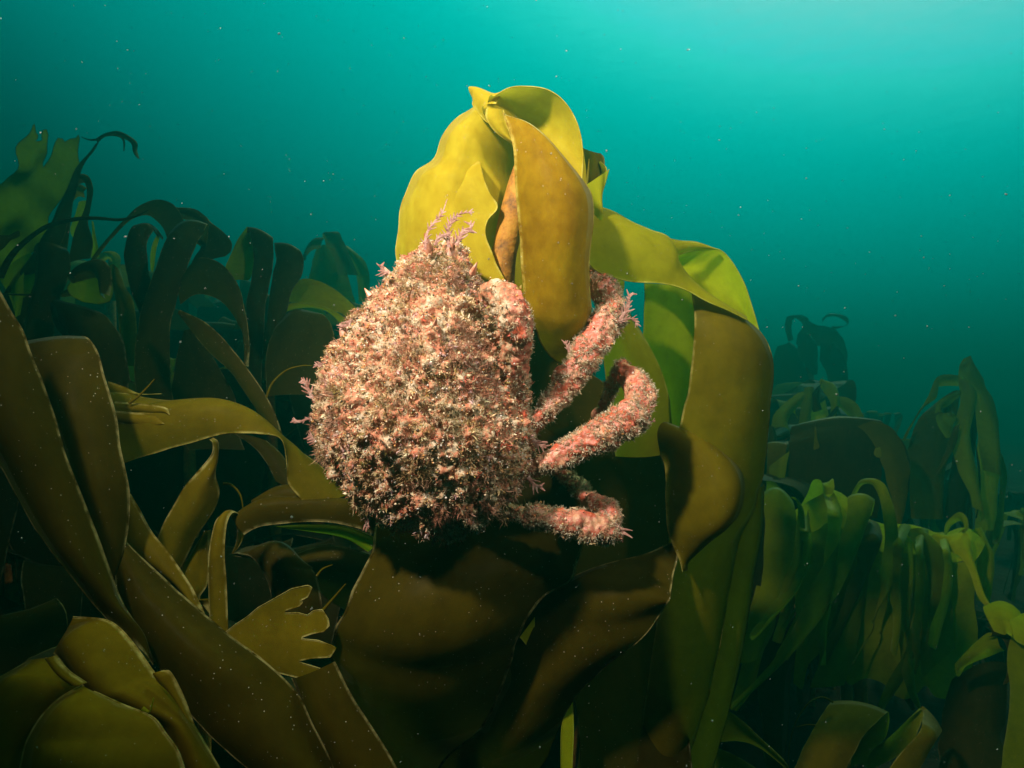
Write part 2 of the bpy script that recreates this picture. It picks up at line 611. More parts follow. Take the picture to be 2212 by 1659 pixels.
def strand(par, r, pts, d, mat, rad=0.0012, name='blade', sides=6):
    d0, d1 = d if isinstance(d, tuple) else (d, d)
    n = len(pts)
    P = catmull([at(*px(r, p[0], p[1]), d0 + (d1 - d0) * i / (n - 1)) for i, p in enumerate(pts)], 6)
    R = rad * (1 - 0.7 * np.linspace(0, 1, len(P)))
    V, Q = tube(P, R, sides)
    me = mesh_from(name, V - np.array(par.location), [Q], M[mat], np.zeros((len(V), 2)), np.full(len(V), 0.01))
    return link(name, me, par)


# ------------------------------------------------------------------ seabed


def ground(x, y):
    z = 0.10 * noise.noise(Vector((x * 0.7, y * 0.7, 1.3))) + 0.05 * noise.noise(Vector((x * 2.1, y * 2.1, 4.0)))
    z += 0.55 * (1 / (1 + math.exp(-(y - 2.8) * 1.1)))
    z += 0.35 * (1 / (1 + math.exp((x + 1.4) * 2.2))) * (1 / (1 + math.exp(-(y - 0.8) * 3)))
    return z - 0.05


def build_seabed():
    xs = np.concatenate([np.linspace(-26, -4, 40)[:-1], np.linspace(-4, 4, 120), np.linspace(4, 26, 40)[1:]])
    ys = np.concatenate([np.linspace(-6, -1, 14)[:-1], np.linspace(-1, 6, 110), np.linspace(6, 30, 50)[1:]])
    V = np.array([(x, y, ground(x, y) + 0.02 * noise.noise(Vector((x * 9, y * 9, 0)))) for y in ys for x in xs])
    idx = np.arange(len(V)).reshape(len(ys), len(xs))
    Q = np.stack([idx[:-1, :-1], idx[:-1, 1:], idx[1:, 1:], idx[1:, :-1]], -1).reshape(-1, 4)
    o = link('seabed', mesh_from('seabed', V, [Q], M['seabed']))
    o['kind'] = 'structure'
    o['label'] = 'dark rocky seabed under the kelp'


build_seabed()


def plant(label, u, d, group=None, cat='kelp'):
    """a kelp plant whose holdfast stands on the seabed below photo column u at depth d"""
    p = at(u, 900, d)
    z = ground(p[0], p[1])
    return thing('kelp_plant', label, cat, (p[0], p[1], z), group)


def stipe(par, pts, r0, r1):
    """stalk from the holdfast up through the (u,v,d) points"""
    b = np.array(par.location)
    P = [b] + [at(*p) for p in pts]
    P = catmull(P, 8)
    R = np.linspace(r0, r1, len(P)) * np.array([1 + 0.12 * nz(p, 30) for p in P])
    V, Q = tube(P, R, 12)
    link('stipe', mesh_from('stipe', V - b, [Q], M['stipe']), par)
    # rooty holdfast gripping the rock
    Vs, Qs, base = [], [], 0
    rng = random.Random(len(bpy.data.objects))
    for k in range(9):
        a = k * 2 * math.pi / 9 + rng.uniform(-.3, .3)
        L = rng.uniform(2.2, 4.0) * r0
        dirv = np.array([math.cos(a), math.sin(a), 0])
        q0 = np.array([0, 0, 2.2 * r0])
        q1 = dirv * L * 0.6 + np.array([0, 0, 1.2 * r0])
        q2 = dirv * L
        g = ground(b[0] + q2[0], b[1] + q2[1]) - b[2]
        q2[2] = g - 0.004
        rv, rq = tube(catmull([q0, q1, q2], 5), np.linspace(r0 * 0.6, r0 * 0.25, 11), 6)
        Vs.append(rv)
        Qs.append(rq + base)
        base += len(rv)
    link('holdfast', mesh_from('holdfast', np.vstack(Vs), [np.vstack(Qs)], M['stipe']), par)


# ------------------------------------------------------------------ the kelp plant the crab clings to
h = plant('tall yellow kelp plant folded over at its top, with the crab clinging to it', 1060, 0.66)
stipe(h, [(1040, 1900, .68), (1040, 1400, .67), (1052, 1000, .645), (1082, 740, .605), (1082, 600, .578), (1102, 490, .572), (1124, 400, .572), (1150, 320, .57)], 0.017, 0.0105)
YL = 'bright yellow blade'
blade(h, 6, [(628, 252, 770, 235), (520, 320, 870, 420), (432, 440, 892, 560), (376, 575, 890, 700), (270, 665, 930, 830), (190, 830, 940, 950), (152, 1000, 940, 1080), (146, 1200, 950, 1300), (170, 1480, 950, 1480)],
      (.60, .625), 'yellow', [.01, .03, .045, .045, .05, .05, .05, .045, .04], .004, -.01, label='broad bright yellow blade behind the crab')
blade(h, 6, [(640, 600, 669, 597), (430, 740, 690, 690), (280, 880, 728, 790), (230, 1010, 766, 876), (215, 1110, 712, 955), (210, 1210, 702, 1055), (230, 1320, 745, 1180), (300, 1480, 815, 1330)],
      (.60, .605), 'yellow', [.002, .010, .012, .012, .010, .01, .01, .01], .003, -.05)
blade(h, 6, [(806, 285, 832, 318), (850, 400, 1005, 458), (880, 560, 1180, 602), (888, 760, 1325, 740), (900, 900, 1372, 862), (915, 1100, 1356, 1060), (935, 1310, 1340, 1250), (944, 1520, 1352, 1430), (1005, 1605, 1358, 1540), (1035, 1700, 1310, 1660), (1085, 1780, 1240, 1790), (1170, 1850, 1190, 1850)],
      [.505, .498, .50, .515, .55], 'amber', [.0, .012, .022, .028, .03, .028, .022, .018, .016, .01, .004, 0], .003, .012, nc=14, label='amber brown blade hanging in front')
blade(h, 6, [(705, 268, 748, 186), (790, 330, 838, 136), (860, 420, 940, 122), (940, 480, 1050, 133), (1040, 560, 1150, 183), (1140, 640, 1226, 265), (1240, 740, 1276, 380), (1262, 800, 1298, 520), (1275, 850, 1294, 705)],
      (.535, .55), 'yellow', [-.008, -.02, -.026, -.028, -.026, -.02, -.012, -.008, -.004], .002, -.012, nc=14, label='bright yellow cupped blade at the top of the plant')
blade(h, 6, [(702, 262, 812, 268), (705, 325, 820, 335), (765, 408, 850, 408), (864, 482, 872, 470)], (.520, .526), 'yellow', .004, .001)
blade(h, 6, [(617, 200, 650, 146), (622, 238, 748, 180), (690, 330, 790, 175), (712, 340, 760, 230)], (.565, .535), 'yellow', .010, .002)
blade(h, 6, [(1290, 500, 1412, 540), (1295, 590, 1436, 590), (1300, 690, 1420, 800), (1330, 800, 1400, 850)], (.575, .585), 'olive', .01, .002, label='small dark rolled blade')
blade(h, 6, [(1343, 573, 1412, 590), (1334, 650, 1452, 640), (1322, 745, 1420, 705)], .568, 'yellow', -.012, .002)
blade(h, 6, [(1318, 740, 1466, 638), (1340, 800, 1446, 715), (1362, 880, 1422, 790), (1372, 1000, 1405, 870)], (.545, .55), 'green', .010, .002)
# right hand, greener side
blade(h, 7, [(560, -200, 540, 60), (680, -150, 590, 140), (780, -95, 690, 195), (880, -45, 800, 220), (975, -5, 920, 230), (1005, 85, 1000, 243), (1080, 185, 1090, 272), (1225, 303, 1240, 345), (1380, 402, 1386, 416)],
      (.565, .59), 'green', [.01, .016, .018, .016, .012, .008, .004, .002, 0], .003, -.03, nc=14, label='yellow green blade arching to the right')
blade(h, 7, [(960, -10, 984, 100), (1040, 5, 1045, 72), (1120, 10, 1110, 56), (1222, 42, 1215, 50)], (.585, .612), 'green', .003, .001)
blade(h, 7, [(975, 90, 1000, 112), (1060, 62, 1060, 180), (1160, 46, 1130, 245), (1240, 50, 1200, 310), (1305, 108, 1280, 365), (1368, 215, 1350, 420), (1405, 320, 1410, 450), (1446, 465, 1452, 480)],
      (.615, .62), 'lime', -.012, .002, label='green underside of the arching blade')
blade(h, 7, [(1100, 272, 1290, 362), (1118, 370, 1440, 462), (1113, 540, 1503, 575), (1088, 740, 1515, 740), (1052, 900, 1500, 980), (1010, 1150, 1477, 1160), (1000, 1400, 1420, 1380), (960, 1700, 1330, 1640), (900, 2100, 1230, 2180), (830, 2600, 1120, 2560), (780, 3000, 1010, 2960)],
      [.575, .57, .58, .60, .63, .68], 'olive', [.0, .012, .02, .02, .02, .02, .02, .015, .01, .01, .01], .004, .01, nc=14)
blade(h, 9, [(300, -160, 450, -140), (290, 0, 446, 0), (260, 200, 432, 200), (220, 420, 386, 430), (180, 650, 345, 700), (120, 900, 306, 920), (60, 1150, 225, 1290), (0, 1400, 150, 1560), (-60, 1660, 100, 1760)], [.635, .645, .68, .73], 'olive', .012, .004)
blade(h, 7, [(856, 225, 1120, 270), (851, 390, 1120, 420), (848, 540, 1110, 560), (880, 700, 1090, 740), (940, 860, 1070, 900), (960, 1000, 1060, 1020)], (.665, .66), 'lime', .012, .003)
blade(h, 7, [(615, 160, 748, 214), (660, 225, 742, 262), (690, 300, 728, 330), (700, 420, 726, 430)], .64, 'moss', .004, .001)
blade(h, 7, [(560, 150, 640, 166), (590, 300, 716, 286), (620, 450, 806, 432), (640, 600, 874, 542), (650, 720, 932, 662), (655, 850, 979, 795), (680, 1000, 993, 960), (700, 1120, 985, 1100)], (.585, .60), 'green', .014, .003, .006)
blade(h, 0, [(1130, 640, 1230, 780), (1130, 800, 1330, 850), (1120, 950, 1430, 990), (1110, 1100, 1450, 1110), (1140, 1220, 1468, 1210), (1200, 1350, 1470, 1330), (1240, 1500, 1480, 1500), (1260, 1720, 1500, 1720)], (.655, .66), 'dark', .01, .004)
blade(h, 7, [(848, 1008, 882, 893), (895, 1060, 1000, 955), (944, 1140, 1195, 1038), (965, 1240, 1335, 1165), (962, 1340, 1363, 1285), (966, 1460, 1315, 1408), (990, 1560, 1185, 1530), (1030, 1655, 1088, 1650), (1048, 1720, 1080, 1715)],
      (.60, .58), 'olive', [0, .02, .035, .045, .05, .045, .025, .006, 0], .003, .01, nc=14, label='swollen brown blade on the right')
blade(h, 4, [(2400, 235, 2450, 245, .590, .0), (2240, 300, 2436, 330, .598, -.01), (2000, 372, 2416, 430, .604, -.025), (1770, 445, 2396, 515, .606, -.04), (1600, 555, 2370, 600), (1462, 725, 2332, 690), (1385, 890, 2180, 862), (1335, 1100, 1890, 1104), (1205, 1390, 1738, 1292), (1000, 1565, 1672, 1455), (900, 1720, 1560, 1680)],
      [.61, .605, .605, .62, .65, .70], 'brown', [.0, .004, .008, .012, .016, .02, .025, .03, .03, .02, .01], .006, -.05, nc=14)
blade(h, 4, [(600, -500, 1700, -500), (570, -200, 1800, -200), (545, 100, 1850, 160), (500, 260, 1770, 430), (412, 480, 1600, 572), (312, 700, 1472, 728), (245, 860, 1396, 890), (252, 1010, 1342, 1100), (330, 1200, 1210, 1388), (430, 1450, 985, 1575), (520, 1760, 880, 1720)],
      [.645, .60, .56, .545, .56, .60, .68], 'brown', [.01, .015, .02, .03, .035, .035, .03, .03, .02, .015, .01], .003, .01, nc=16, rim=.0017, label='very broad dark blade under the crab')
blade(h, 4, [(1440, 830, 1530, 705), (1480, 880, 1530, 800), (1525, 930, 1532, 920)], .60, 'lime', 0, .001)
blade(h, 4, [(1750, 1270, 1775, 1240), (1705, 1400, 1780, 1450), (1700, 1660, 1770, 1680)], .60, 'lime', 0, .001)

# ------------------------------------------------------------------ plants in the left foreground
b1 = plant('brown kelp plant in the left foreground with long straps crossing downwards', 180, 0.58)
stipe(b1, [(100, 2300, .60), (-60, 1700, .66), (-120, 1200, .62), (-120, 800, .55)], 0.014, 0.008)
blade(b1, 2, [(-500, 300, -60, -120), (-300, 650, 60, 100), (-100, 950, 195, 360), (60, 1200, 312, 690), (215, 1480, 430, 1050), (430, 1773, 640, 1600), (643, 2034, 770, 1950), (850, 2240, 890, 2190), (962, 2380, 968, 2368)],
      (.44, .47), 'brown', [.01, .02, .025, .025, .02, .02, .012, .005, 0], .003, .01, nc=14)
blade(b1, 2, [(150, 420, 470, 330, .60), (165, 312, 520, 262, .545), (190, 420, 605, 345, .525), (235, 570, 668, 520), (305, 760, 728, 740), (400, 1000, 776, 1010), (470, 1250, 818, 1250), (540, 1450, 812, 1500), (620, 1700, 782, 1700), (720, 1950, 760, 1920)],
      (.53, .50), 'brown', [0, .002, .006, .012, .02, .02, .02, .015, .01, 0], .003, .01, nc=14)
blade(b1, 3, [(805, -100, 830, -80), (800, 60, 892, 28), (795, 220, 980, 180), (925, 350, 1092, 322), (1095, 490, 1204, 486), (1225, 630, 1268, 616), (1290, 690, 1300, 688)], (.56, .53), 'gold', .006, .002)
blade(b1, 3, [(730, 440, 800, 222), (765, 660, 1010, 428), (860, 800, 1200, 598), (970, 965, 1450, 815), (1085, 1125, 1705, 1012), (1192, 1300, 1870, 1165), (1330, 1450, 1982, 1370), (1640, 1720, 2120, 1660)],
      (.50, .47), 'brown', [.005, .015, .02, .025, .025, .02, .02, .02], .003, .02, nc=14, label='broad dark strap running to the bottom edge')
hand = [(1430, 800), (1500, 745), (1570, 700), (1640, 640), (1730, 590), (1850, 522), (1955, 500), (1982, 515), (1955, 575), (1905, 600), (1925, 605), (1905, 630), (1810, 660), (1812, 675), (1895, 672), (1955, 690), (1990, 660), (2045, 652), (2085, 710), (2094, 755), (2060, 790), (1985, 805), (1922, 828), (1920, 838), (2020, 846), (2110, 880), (2136, 895), (2100, 955), (1980, 962), (1900, 980), (1905, 990), (2040, 1030), (2126, 1068), (2114, 1170), (1990, 1130), (1890, 1090), (1750, 1055), (1650, 960)]
poly_blade(b1, 3, hand, lambda u, v: .535 - .00004 * (u - 600) + .004 * math.sin(v * .025), 'gold', 7, label='torn blade end split into fingers')
blade(b1, 3, [(1850, 1090, 2122, 985), (1960, 1350, 2262, 1255), (2080, 1600, 2420, 1505), (2180, 1800, 2560, 1735)], (.51, .49), 'brown', .012, .003)

b2 = plant('pale gold kelp plant at the bottom left corner with creased lobes', 210, 0.42)
stipe(b2, [(190, 2500, .45), (170, 2000, .46), (150, 1620, .45)], 0.014, 0.008)
blade(b2, 3, [(330, 930, 470, 700), (400, 985, 700, 732), (540, 1140, 862, 885), (700, 1290, 985, 1062), (890, 1360, 1110, 1160), (1040, 1450, 1232, 1385), (1170, 1720, 1420, 1700)], (.445, .42), 'tan', [.0, .02, .03, .03, .025, .02, .015], .004, .01, nc=14)
blade(b2, 3, [(520, 1135, 595, 1175), (380, 1215, 770, 1255), (270, 1322, 962, 1338), (190, 1462, 1052, 1450), (150, 1590, 1122, 1560), (125, 1740, 1190, 1720)], (.405, .385), 'tan', [0, .01, .02, .025, .03, .03], .002, .0, rim=.0009, nc=14)
blade(b2, 3, [(195, 972, 300, 960), (55, 1055, 445, 1045), (-60, 1130, 545, 1142), (-160, 1300, 430, 1300), (-200, 1500, 320, 1500), (-200, 1740, 310, 1740)], (.425, .41), 'tan', [.0, .012, .018, .02, .02, .02], .002, .0, nc=14)
blade(b2, 3, [(285, 966, 350, 945), (360, 1065, 432, 1040), (455, 1138, 548, 1120)], (.408, .403), 'tan', .004, .001)
blade(b2, 3, [(965, 1065, 1030, 1040), (1000, 1120, 1078, 1060), (1090, 1210, 1160, 1210), (1180, 1330, 1230, 1380)], (.425, .42), 'tan', .004, .001)
strand(b2, 3, [(905, 1280), (950, 1300), (975, 1215)], .40, 'green', .0012)

b3 = plant('olive kelp plant left of the crab with a curled pointed leaf and a hooped strap', 430, 0.60)
stipe(b3, [(430, 2000, .64), (440, 1600, .66), (450, 1300, .66)], 0.012, 0.006)
blade(b3, 2, [(640, 640, 745, 1092), (780, 640, 860, 1052), (940, 668, 1000, 1015), (1080, 680, 1170, 962), (1270, 675, 1382, 905), (1430, 698, 1520, 892), (1590, 775, 1655, 897), (1750, 885, 1790, 935), (1900, 985, 1830, 1100), (2050, 1100, 1850, 1230), (2220, 1290, 2000, 1390)],
      (.60, .62), 'olive', [.01, .015, .02, .02, .02, .018, .012, .004, .008, .01, .01], .003, -.03, nc=14)
blade(b3, 2, [(735, 692, 740, 764), (880, 704, 868, 762), (990, 716, 958, 774), (1062, 733, 1040, 768), (1096, 772, 1088, 778)], .575, 'gold', .003, .001)
blade(b3, 2, [(735, 752, 740, 822), (870, 765, 862, 846), (1000, 776, 976, 871), (1056, 828, 1038, 840)], .572, 'gold', .003, .001)
blade(b3, 2, [(690, 565, 730, 690), (800, 600, 800, 665), (900, 640, 900, 650), (1035, 640, 1035, 645)], .61, 'olive', .003, .001)
strand(b3, 2, [(825, 700), (880, 660), (940, 600), (985, 548)], .57, 'gold', .0014)
blade(b3, 2, [(1340, 930, 1352, 926), (1362, 958, 1385, 955), (1356, 1030, 1382, 1050), (1262, 1140, 1374, 1170), (1180, 1240, 1397, 1268), (1090, 1390, 1362, 1390), (1012, 1550, 1252, 1550), (985, 1700, 1160, 1740), (960, 1850, 1080, 1850)],
      (.56, .58), 'gold', [0, .002, .004, .01, .012, .012, .01, .01, .01], .003, .01, label='pointed yellow leaf curling up to a thin tip')
blade(b3, 3, [(1306, 150, 1340, 148), (1212, 290, 1332, 300), (1152, 412, 1322, 482), (1225, 560, 1270, 582), (1300, 640, 1330, 680)], (.60, .59), 'gold', .008, .002)
blade(b3, 3, [(1470, 300, 1480, 300, .60), (1500, 225, 1530, 232, .60), (1505, 150, 1559, 152, .595), (1480, 85, 1540, 80, .585), (1430, 60, 1485, 40, .575), (1372, 90, 1442, 105, .565), (1332, 260, 1425, 280, .56), (1322, 450, 1431, 450, .56), (1330, 650, 1445, 690, .56), (1345, 820, 1452, 830, .56)], .56, 'gold', .004, .001)
blade(b3, 2, [(1535, 1440, 1560, 1545), (1690, 1325, 1675, 1488), (1880, 1300, 1850, 1466), (2050, 1302, 2050, 1464), (2250, 1335, 2230, 1482), (2450, 1420, 2400, 1540)], (.60, .62), 'brown', .015, .003, -.02)
blade(b3, 2, [(1630, 1350, 1640, 1390), (1760, 1246, 1800, 1340), (1900, 1242, 1950, 1330), (2120, 1310, 2100, 1370)], (.64, .65), 'brown', .01, .002, -.02)
blade(b3, 2, [(1750, 1487, 1760, 1493), (1950, 1474, 1950, 1516), (2200, 1488, 2200, 1562), (2420, 1570, 2350, 1650)], (.60, .62), 'moss', .004, .001)
blade(b3, 3, [(1470, 302, 1480, 316), (1565, 300, 1925, 366), (1648, 372, 1985, 408), (1702, 470, 2022, 492), (1732, 605, 2046, 620), (1742, 760, 2050, 800)], (.68, .66), 'dark', .02, .003)
blade(b3, 3, [(1780, 362, 1815, 342), (1850, 440, 1950, 268), (2000, 520, 2150, 246), (2110, 600, 2400, 330), (2250, 700, 2560, 480)], (.69, .70), 'dark', .02, .003)
strand(b3, 3, [(2012, 440), (2050, 395), (2112, 368)], .62, 'olive', .0014)
strand(b3, 3, [(2050, 660), (2110, 590), (2195, 490)], .61, 'olive', .0018)
strand(b3, 2, [(1425, 1215), (1480, 1225), (1535, 1290), (1555, 1400)], .63, 'olive', .0016)
strand(b3, 2, [(1700, 665), (1740, 570), (1830, 490), (1930, 462), (1990, 462)], .75, 'olive', .0016)

# ------------------------------------------------------------------ dark arching kelp in the middle distance, left
c1 = plant('dark brown kelp plant with broad straps arching over, left of the crab', 420, 1.15)
stipe(c1, [(420, 1500, 1.2), (410, 1000, 1.25), (400, 800, 1.25)], 0.016, 0.009)
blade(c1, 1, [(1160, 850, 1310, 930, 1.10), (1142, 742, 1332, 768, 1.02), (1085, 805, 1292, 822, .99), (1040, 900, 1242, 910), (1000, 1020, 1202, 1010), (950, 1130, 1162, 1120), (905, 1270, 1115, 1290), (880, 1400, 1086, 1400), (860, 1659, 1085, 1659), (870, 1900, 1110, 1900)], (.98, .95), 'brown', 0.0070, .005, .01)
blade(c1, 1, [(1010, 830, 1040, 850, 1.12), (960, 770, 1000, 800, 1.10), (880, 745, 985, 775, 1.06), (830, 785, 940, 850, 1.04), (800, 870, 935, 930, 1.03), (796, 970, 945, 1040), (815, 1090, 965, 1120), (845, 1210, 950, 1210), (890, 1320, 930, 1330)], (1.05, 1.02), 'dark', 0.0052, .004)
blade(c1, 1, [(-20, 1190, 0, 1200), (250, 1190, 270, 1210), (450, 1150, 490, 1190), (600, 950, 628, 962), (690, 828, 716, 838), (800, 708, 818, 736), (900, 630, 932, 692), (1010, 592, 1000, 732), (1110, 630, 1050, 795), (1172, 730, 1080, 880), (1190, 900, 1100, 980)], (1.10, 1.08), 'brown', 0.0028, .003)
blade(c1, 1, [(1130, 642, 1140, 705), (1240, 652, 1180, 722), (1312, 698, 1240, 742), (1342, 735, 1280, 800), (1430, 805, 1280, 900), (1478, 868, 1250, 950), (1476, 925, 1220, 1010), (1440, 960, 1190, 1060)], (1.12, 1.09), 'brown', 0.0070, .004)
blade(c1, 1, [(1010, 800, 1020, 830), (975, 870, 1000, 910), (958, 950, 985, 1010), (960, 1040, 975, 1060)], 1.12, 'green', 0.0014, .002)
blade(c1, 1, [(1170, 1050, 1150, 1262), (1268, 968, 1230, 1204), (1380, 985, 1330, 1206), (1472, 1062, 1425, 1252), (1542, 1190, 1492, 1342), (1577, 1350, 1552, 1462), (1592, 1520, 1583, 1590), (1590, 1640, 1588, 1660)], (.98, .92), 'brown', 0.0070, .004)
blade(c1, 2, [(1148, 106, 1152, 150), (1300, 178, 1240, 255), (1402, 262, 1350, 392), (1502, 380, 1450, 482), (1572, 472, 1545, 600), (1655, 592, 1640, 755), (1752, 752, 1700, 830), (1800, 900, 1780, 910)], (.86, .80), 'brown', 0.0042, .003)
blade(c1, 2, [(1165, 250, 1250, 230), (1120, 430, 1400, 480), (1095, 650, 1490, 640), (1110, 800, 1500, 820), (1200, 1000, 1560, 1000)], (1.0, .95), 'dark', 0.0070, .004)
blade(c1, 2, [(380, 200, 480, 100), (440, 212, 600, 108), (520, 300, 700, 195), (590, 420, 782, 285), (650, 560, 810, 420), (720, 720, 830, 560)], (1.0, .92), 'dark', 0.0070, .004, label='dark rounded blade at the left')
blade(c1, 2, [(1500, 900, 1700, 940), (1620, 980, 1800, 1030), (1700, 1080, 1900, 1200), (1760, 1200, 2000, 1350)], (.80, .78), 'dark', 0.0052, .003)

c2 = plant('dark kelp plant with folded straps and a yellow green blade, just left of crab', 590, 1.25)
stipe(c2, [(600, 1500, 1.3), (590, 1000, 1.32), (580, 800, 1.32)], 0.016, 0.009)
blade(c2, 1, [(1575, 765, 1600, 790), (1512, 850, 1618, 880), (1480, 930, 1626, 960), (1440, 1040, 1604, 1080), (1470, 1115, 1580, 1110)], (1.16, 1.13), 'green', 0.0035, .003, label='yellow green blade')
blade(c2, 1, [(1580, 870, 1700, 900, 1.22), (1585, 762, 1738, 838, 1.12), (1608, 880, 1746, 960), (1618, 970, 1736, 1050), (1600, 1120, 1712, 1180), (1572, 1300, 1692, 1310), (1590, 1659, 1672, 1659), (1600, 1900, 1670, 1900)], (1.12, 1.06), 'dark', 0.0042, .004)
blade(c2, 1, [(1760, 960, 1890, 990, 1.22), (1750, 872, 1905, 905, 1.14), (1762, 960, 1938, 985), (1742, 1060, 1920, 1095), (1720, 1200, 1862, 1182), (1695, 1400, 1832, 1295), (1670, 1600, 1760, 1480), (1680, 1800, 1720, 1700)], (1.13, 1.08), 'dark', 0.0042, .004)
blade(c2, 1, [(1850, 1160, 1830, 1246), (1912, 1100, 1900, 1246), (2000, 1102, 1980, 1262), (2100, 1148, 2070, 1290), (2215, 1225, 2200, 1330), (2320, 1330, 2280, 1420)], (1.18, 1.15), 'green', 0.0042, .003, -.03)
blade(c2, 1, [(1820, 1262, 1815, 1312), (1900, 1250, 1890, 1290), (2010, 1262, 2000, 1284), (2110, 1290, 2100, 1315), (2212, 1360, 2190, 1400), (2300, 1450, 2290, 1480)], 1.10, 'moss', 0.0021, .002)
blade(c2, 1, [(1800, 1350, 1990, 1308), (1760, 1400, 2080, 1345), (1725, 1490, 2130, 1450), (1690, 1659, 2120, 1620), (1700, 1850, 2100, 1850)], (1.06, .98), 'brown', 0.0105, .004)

# ------------------------------------------------------------------ the tall torn plant at the far left
d1 = plant('tall torn green kelp plant at the left edge, its tips ragged', 20, 1.1)
stipe(d1, [(30, 1500, 1.2), (20, 1000, 1.25), (20, 700, 1.25)], 0.018, 0.010)
torn = [(-160, 700), (0, 470), (40, 400), (90, 290), (160, 220), (235, 132), (254, 124), (240, 180), (258, 185), (240, 205), (215, 220), (280, 218), (278, 195), (310, 168), (342, 166), (345, 205), (305, 255), (312, 305), (292, 370), (294, 410), (350, 300), (402, 218), (430, 218), (436, 248), (470, 215), (498, 210), (504, 172), (514, 205), (505, 265), (478, 345), (500, 345), (460, 440), (400, 520), (350, 590), (305, 700), (280, 830), (200, 950), (100, 1020), (0, 1045), (-160, 1045)]
poly_blade(d1, 1, torn, lambda u, v: 1.20 + .0002 * (v - 400), 'torn', 15, label='broad torn blade lit green from behind', wav=.035)
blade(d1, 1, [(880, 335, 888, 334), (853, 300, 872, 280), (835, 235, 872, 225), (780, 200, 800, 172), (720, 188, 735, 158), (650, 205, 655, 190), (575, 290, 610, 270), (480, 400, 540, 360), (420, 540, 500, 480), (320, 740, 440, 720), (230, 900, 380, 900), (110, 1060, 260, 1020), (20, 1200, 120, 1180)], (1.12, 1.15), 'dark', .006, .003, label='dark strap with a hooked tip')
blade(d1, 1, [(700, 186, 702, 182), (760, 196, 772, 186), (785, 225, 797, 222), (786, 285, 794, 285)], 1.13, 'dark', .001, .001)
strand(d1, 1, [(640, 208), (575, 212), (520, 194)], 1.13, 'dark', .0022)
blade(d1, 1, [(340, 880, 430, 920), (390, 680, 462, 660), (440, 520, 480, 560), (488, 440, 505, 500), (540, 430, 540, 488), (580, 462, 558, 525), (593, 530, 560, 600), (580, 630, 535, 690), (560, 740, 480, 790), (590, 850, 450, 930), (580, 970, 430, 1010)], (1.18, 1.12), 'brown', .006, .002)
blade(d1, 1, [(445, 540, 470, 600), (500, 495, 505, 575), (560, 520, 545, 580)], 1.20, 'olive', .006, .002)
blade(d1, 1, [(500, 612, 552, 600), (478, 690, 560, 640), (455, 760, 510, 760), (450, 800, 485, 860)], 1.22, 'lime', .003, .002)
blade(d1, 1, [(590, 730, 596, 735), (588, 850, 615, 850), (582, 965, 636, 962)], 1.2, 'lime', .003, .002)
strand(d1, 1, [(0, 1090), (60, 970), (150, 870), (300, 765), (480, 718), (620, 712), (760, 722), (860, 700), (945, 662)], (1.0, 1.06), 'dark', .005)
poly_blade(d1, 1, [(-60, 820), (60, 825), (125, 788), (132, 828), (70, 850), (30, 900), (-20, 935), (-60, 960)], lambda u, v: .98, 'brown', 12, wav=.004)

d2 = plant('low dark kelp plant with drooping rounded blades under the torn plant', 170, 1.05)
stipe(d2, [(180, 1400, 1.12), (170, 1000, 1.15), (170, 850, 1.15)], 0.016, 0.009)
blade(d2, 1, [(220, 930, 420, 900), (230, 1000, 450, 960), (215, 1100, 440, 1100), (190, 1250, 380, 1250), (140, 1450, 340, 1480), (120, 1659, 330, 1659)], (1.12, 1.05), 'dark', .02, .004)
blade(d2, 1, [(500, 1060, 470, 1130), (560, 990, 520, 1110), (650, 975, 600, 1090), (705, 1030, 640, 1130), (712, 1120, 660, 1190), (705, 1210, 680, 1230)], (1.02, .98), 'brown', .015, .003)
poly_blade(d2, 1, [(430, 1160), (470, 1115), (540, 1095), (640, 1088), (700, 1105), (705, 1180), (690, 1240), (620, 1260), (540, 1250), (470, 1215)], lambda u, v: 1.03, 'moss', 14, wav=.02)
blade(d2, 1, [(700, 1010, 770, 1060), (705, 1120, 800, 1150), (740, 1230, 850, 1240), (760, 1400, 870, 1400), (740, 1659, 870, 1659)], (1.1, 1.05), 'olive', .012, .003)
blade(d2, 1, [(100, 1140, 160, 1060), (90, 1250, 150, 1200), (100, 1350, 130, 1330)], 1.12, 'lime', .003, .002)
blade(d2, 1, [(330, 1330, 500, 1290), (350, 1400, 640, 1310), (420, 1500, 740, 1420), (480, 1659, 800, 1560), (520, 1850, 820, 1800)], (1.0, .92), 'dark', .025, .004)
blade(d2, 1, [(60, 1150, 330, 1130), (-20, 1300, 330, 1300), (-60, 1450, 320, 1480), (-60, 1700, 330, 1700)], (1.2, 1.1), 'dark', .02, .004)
blade(d2, 1, [(0, 1100, 200, 930), (60, 1200, 240, 1050), (90, 1330, 200, 1200)], (1.16, 1.14), 'moss', .01, .004)

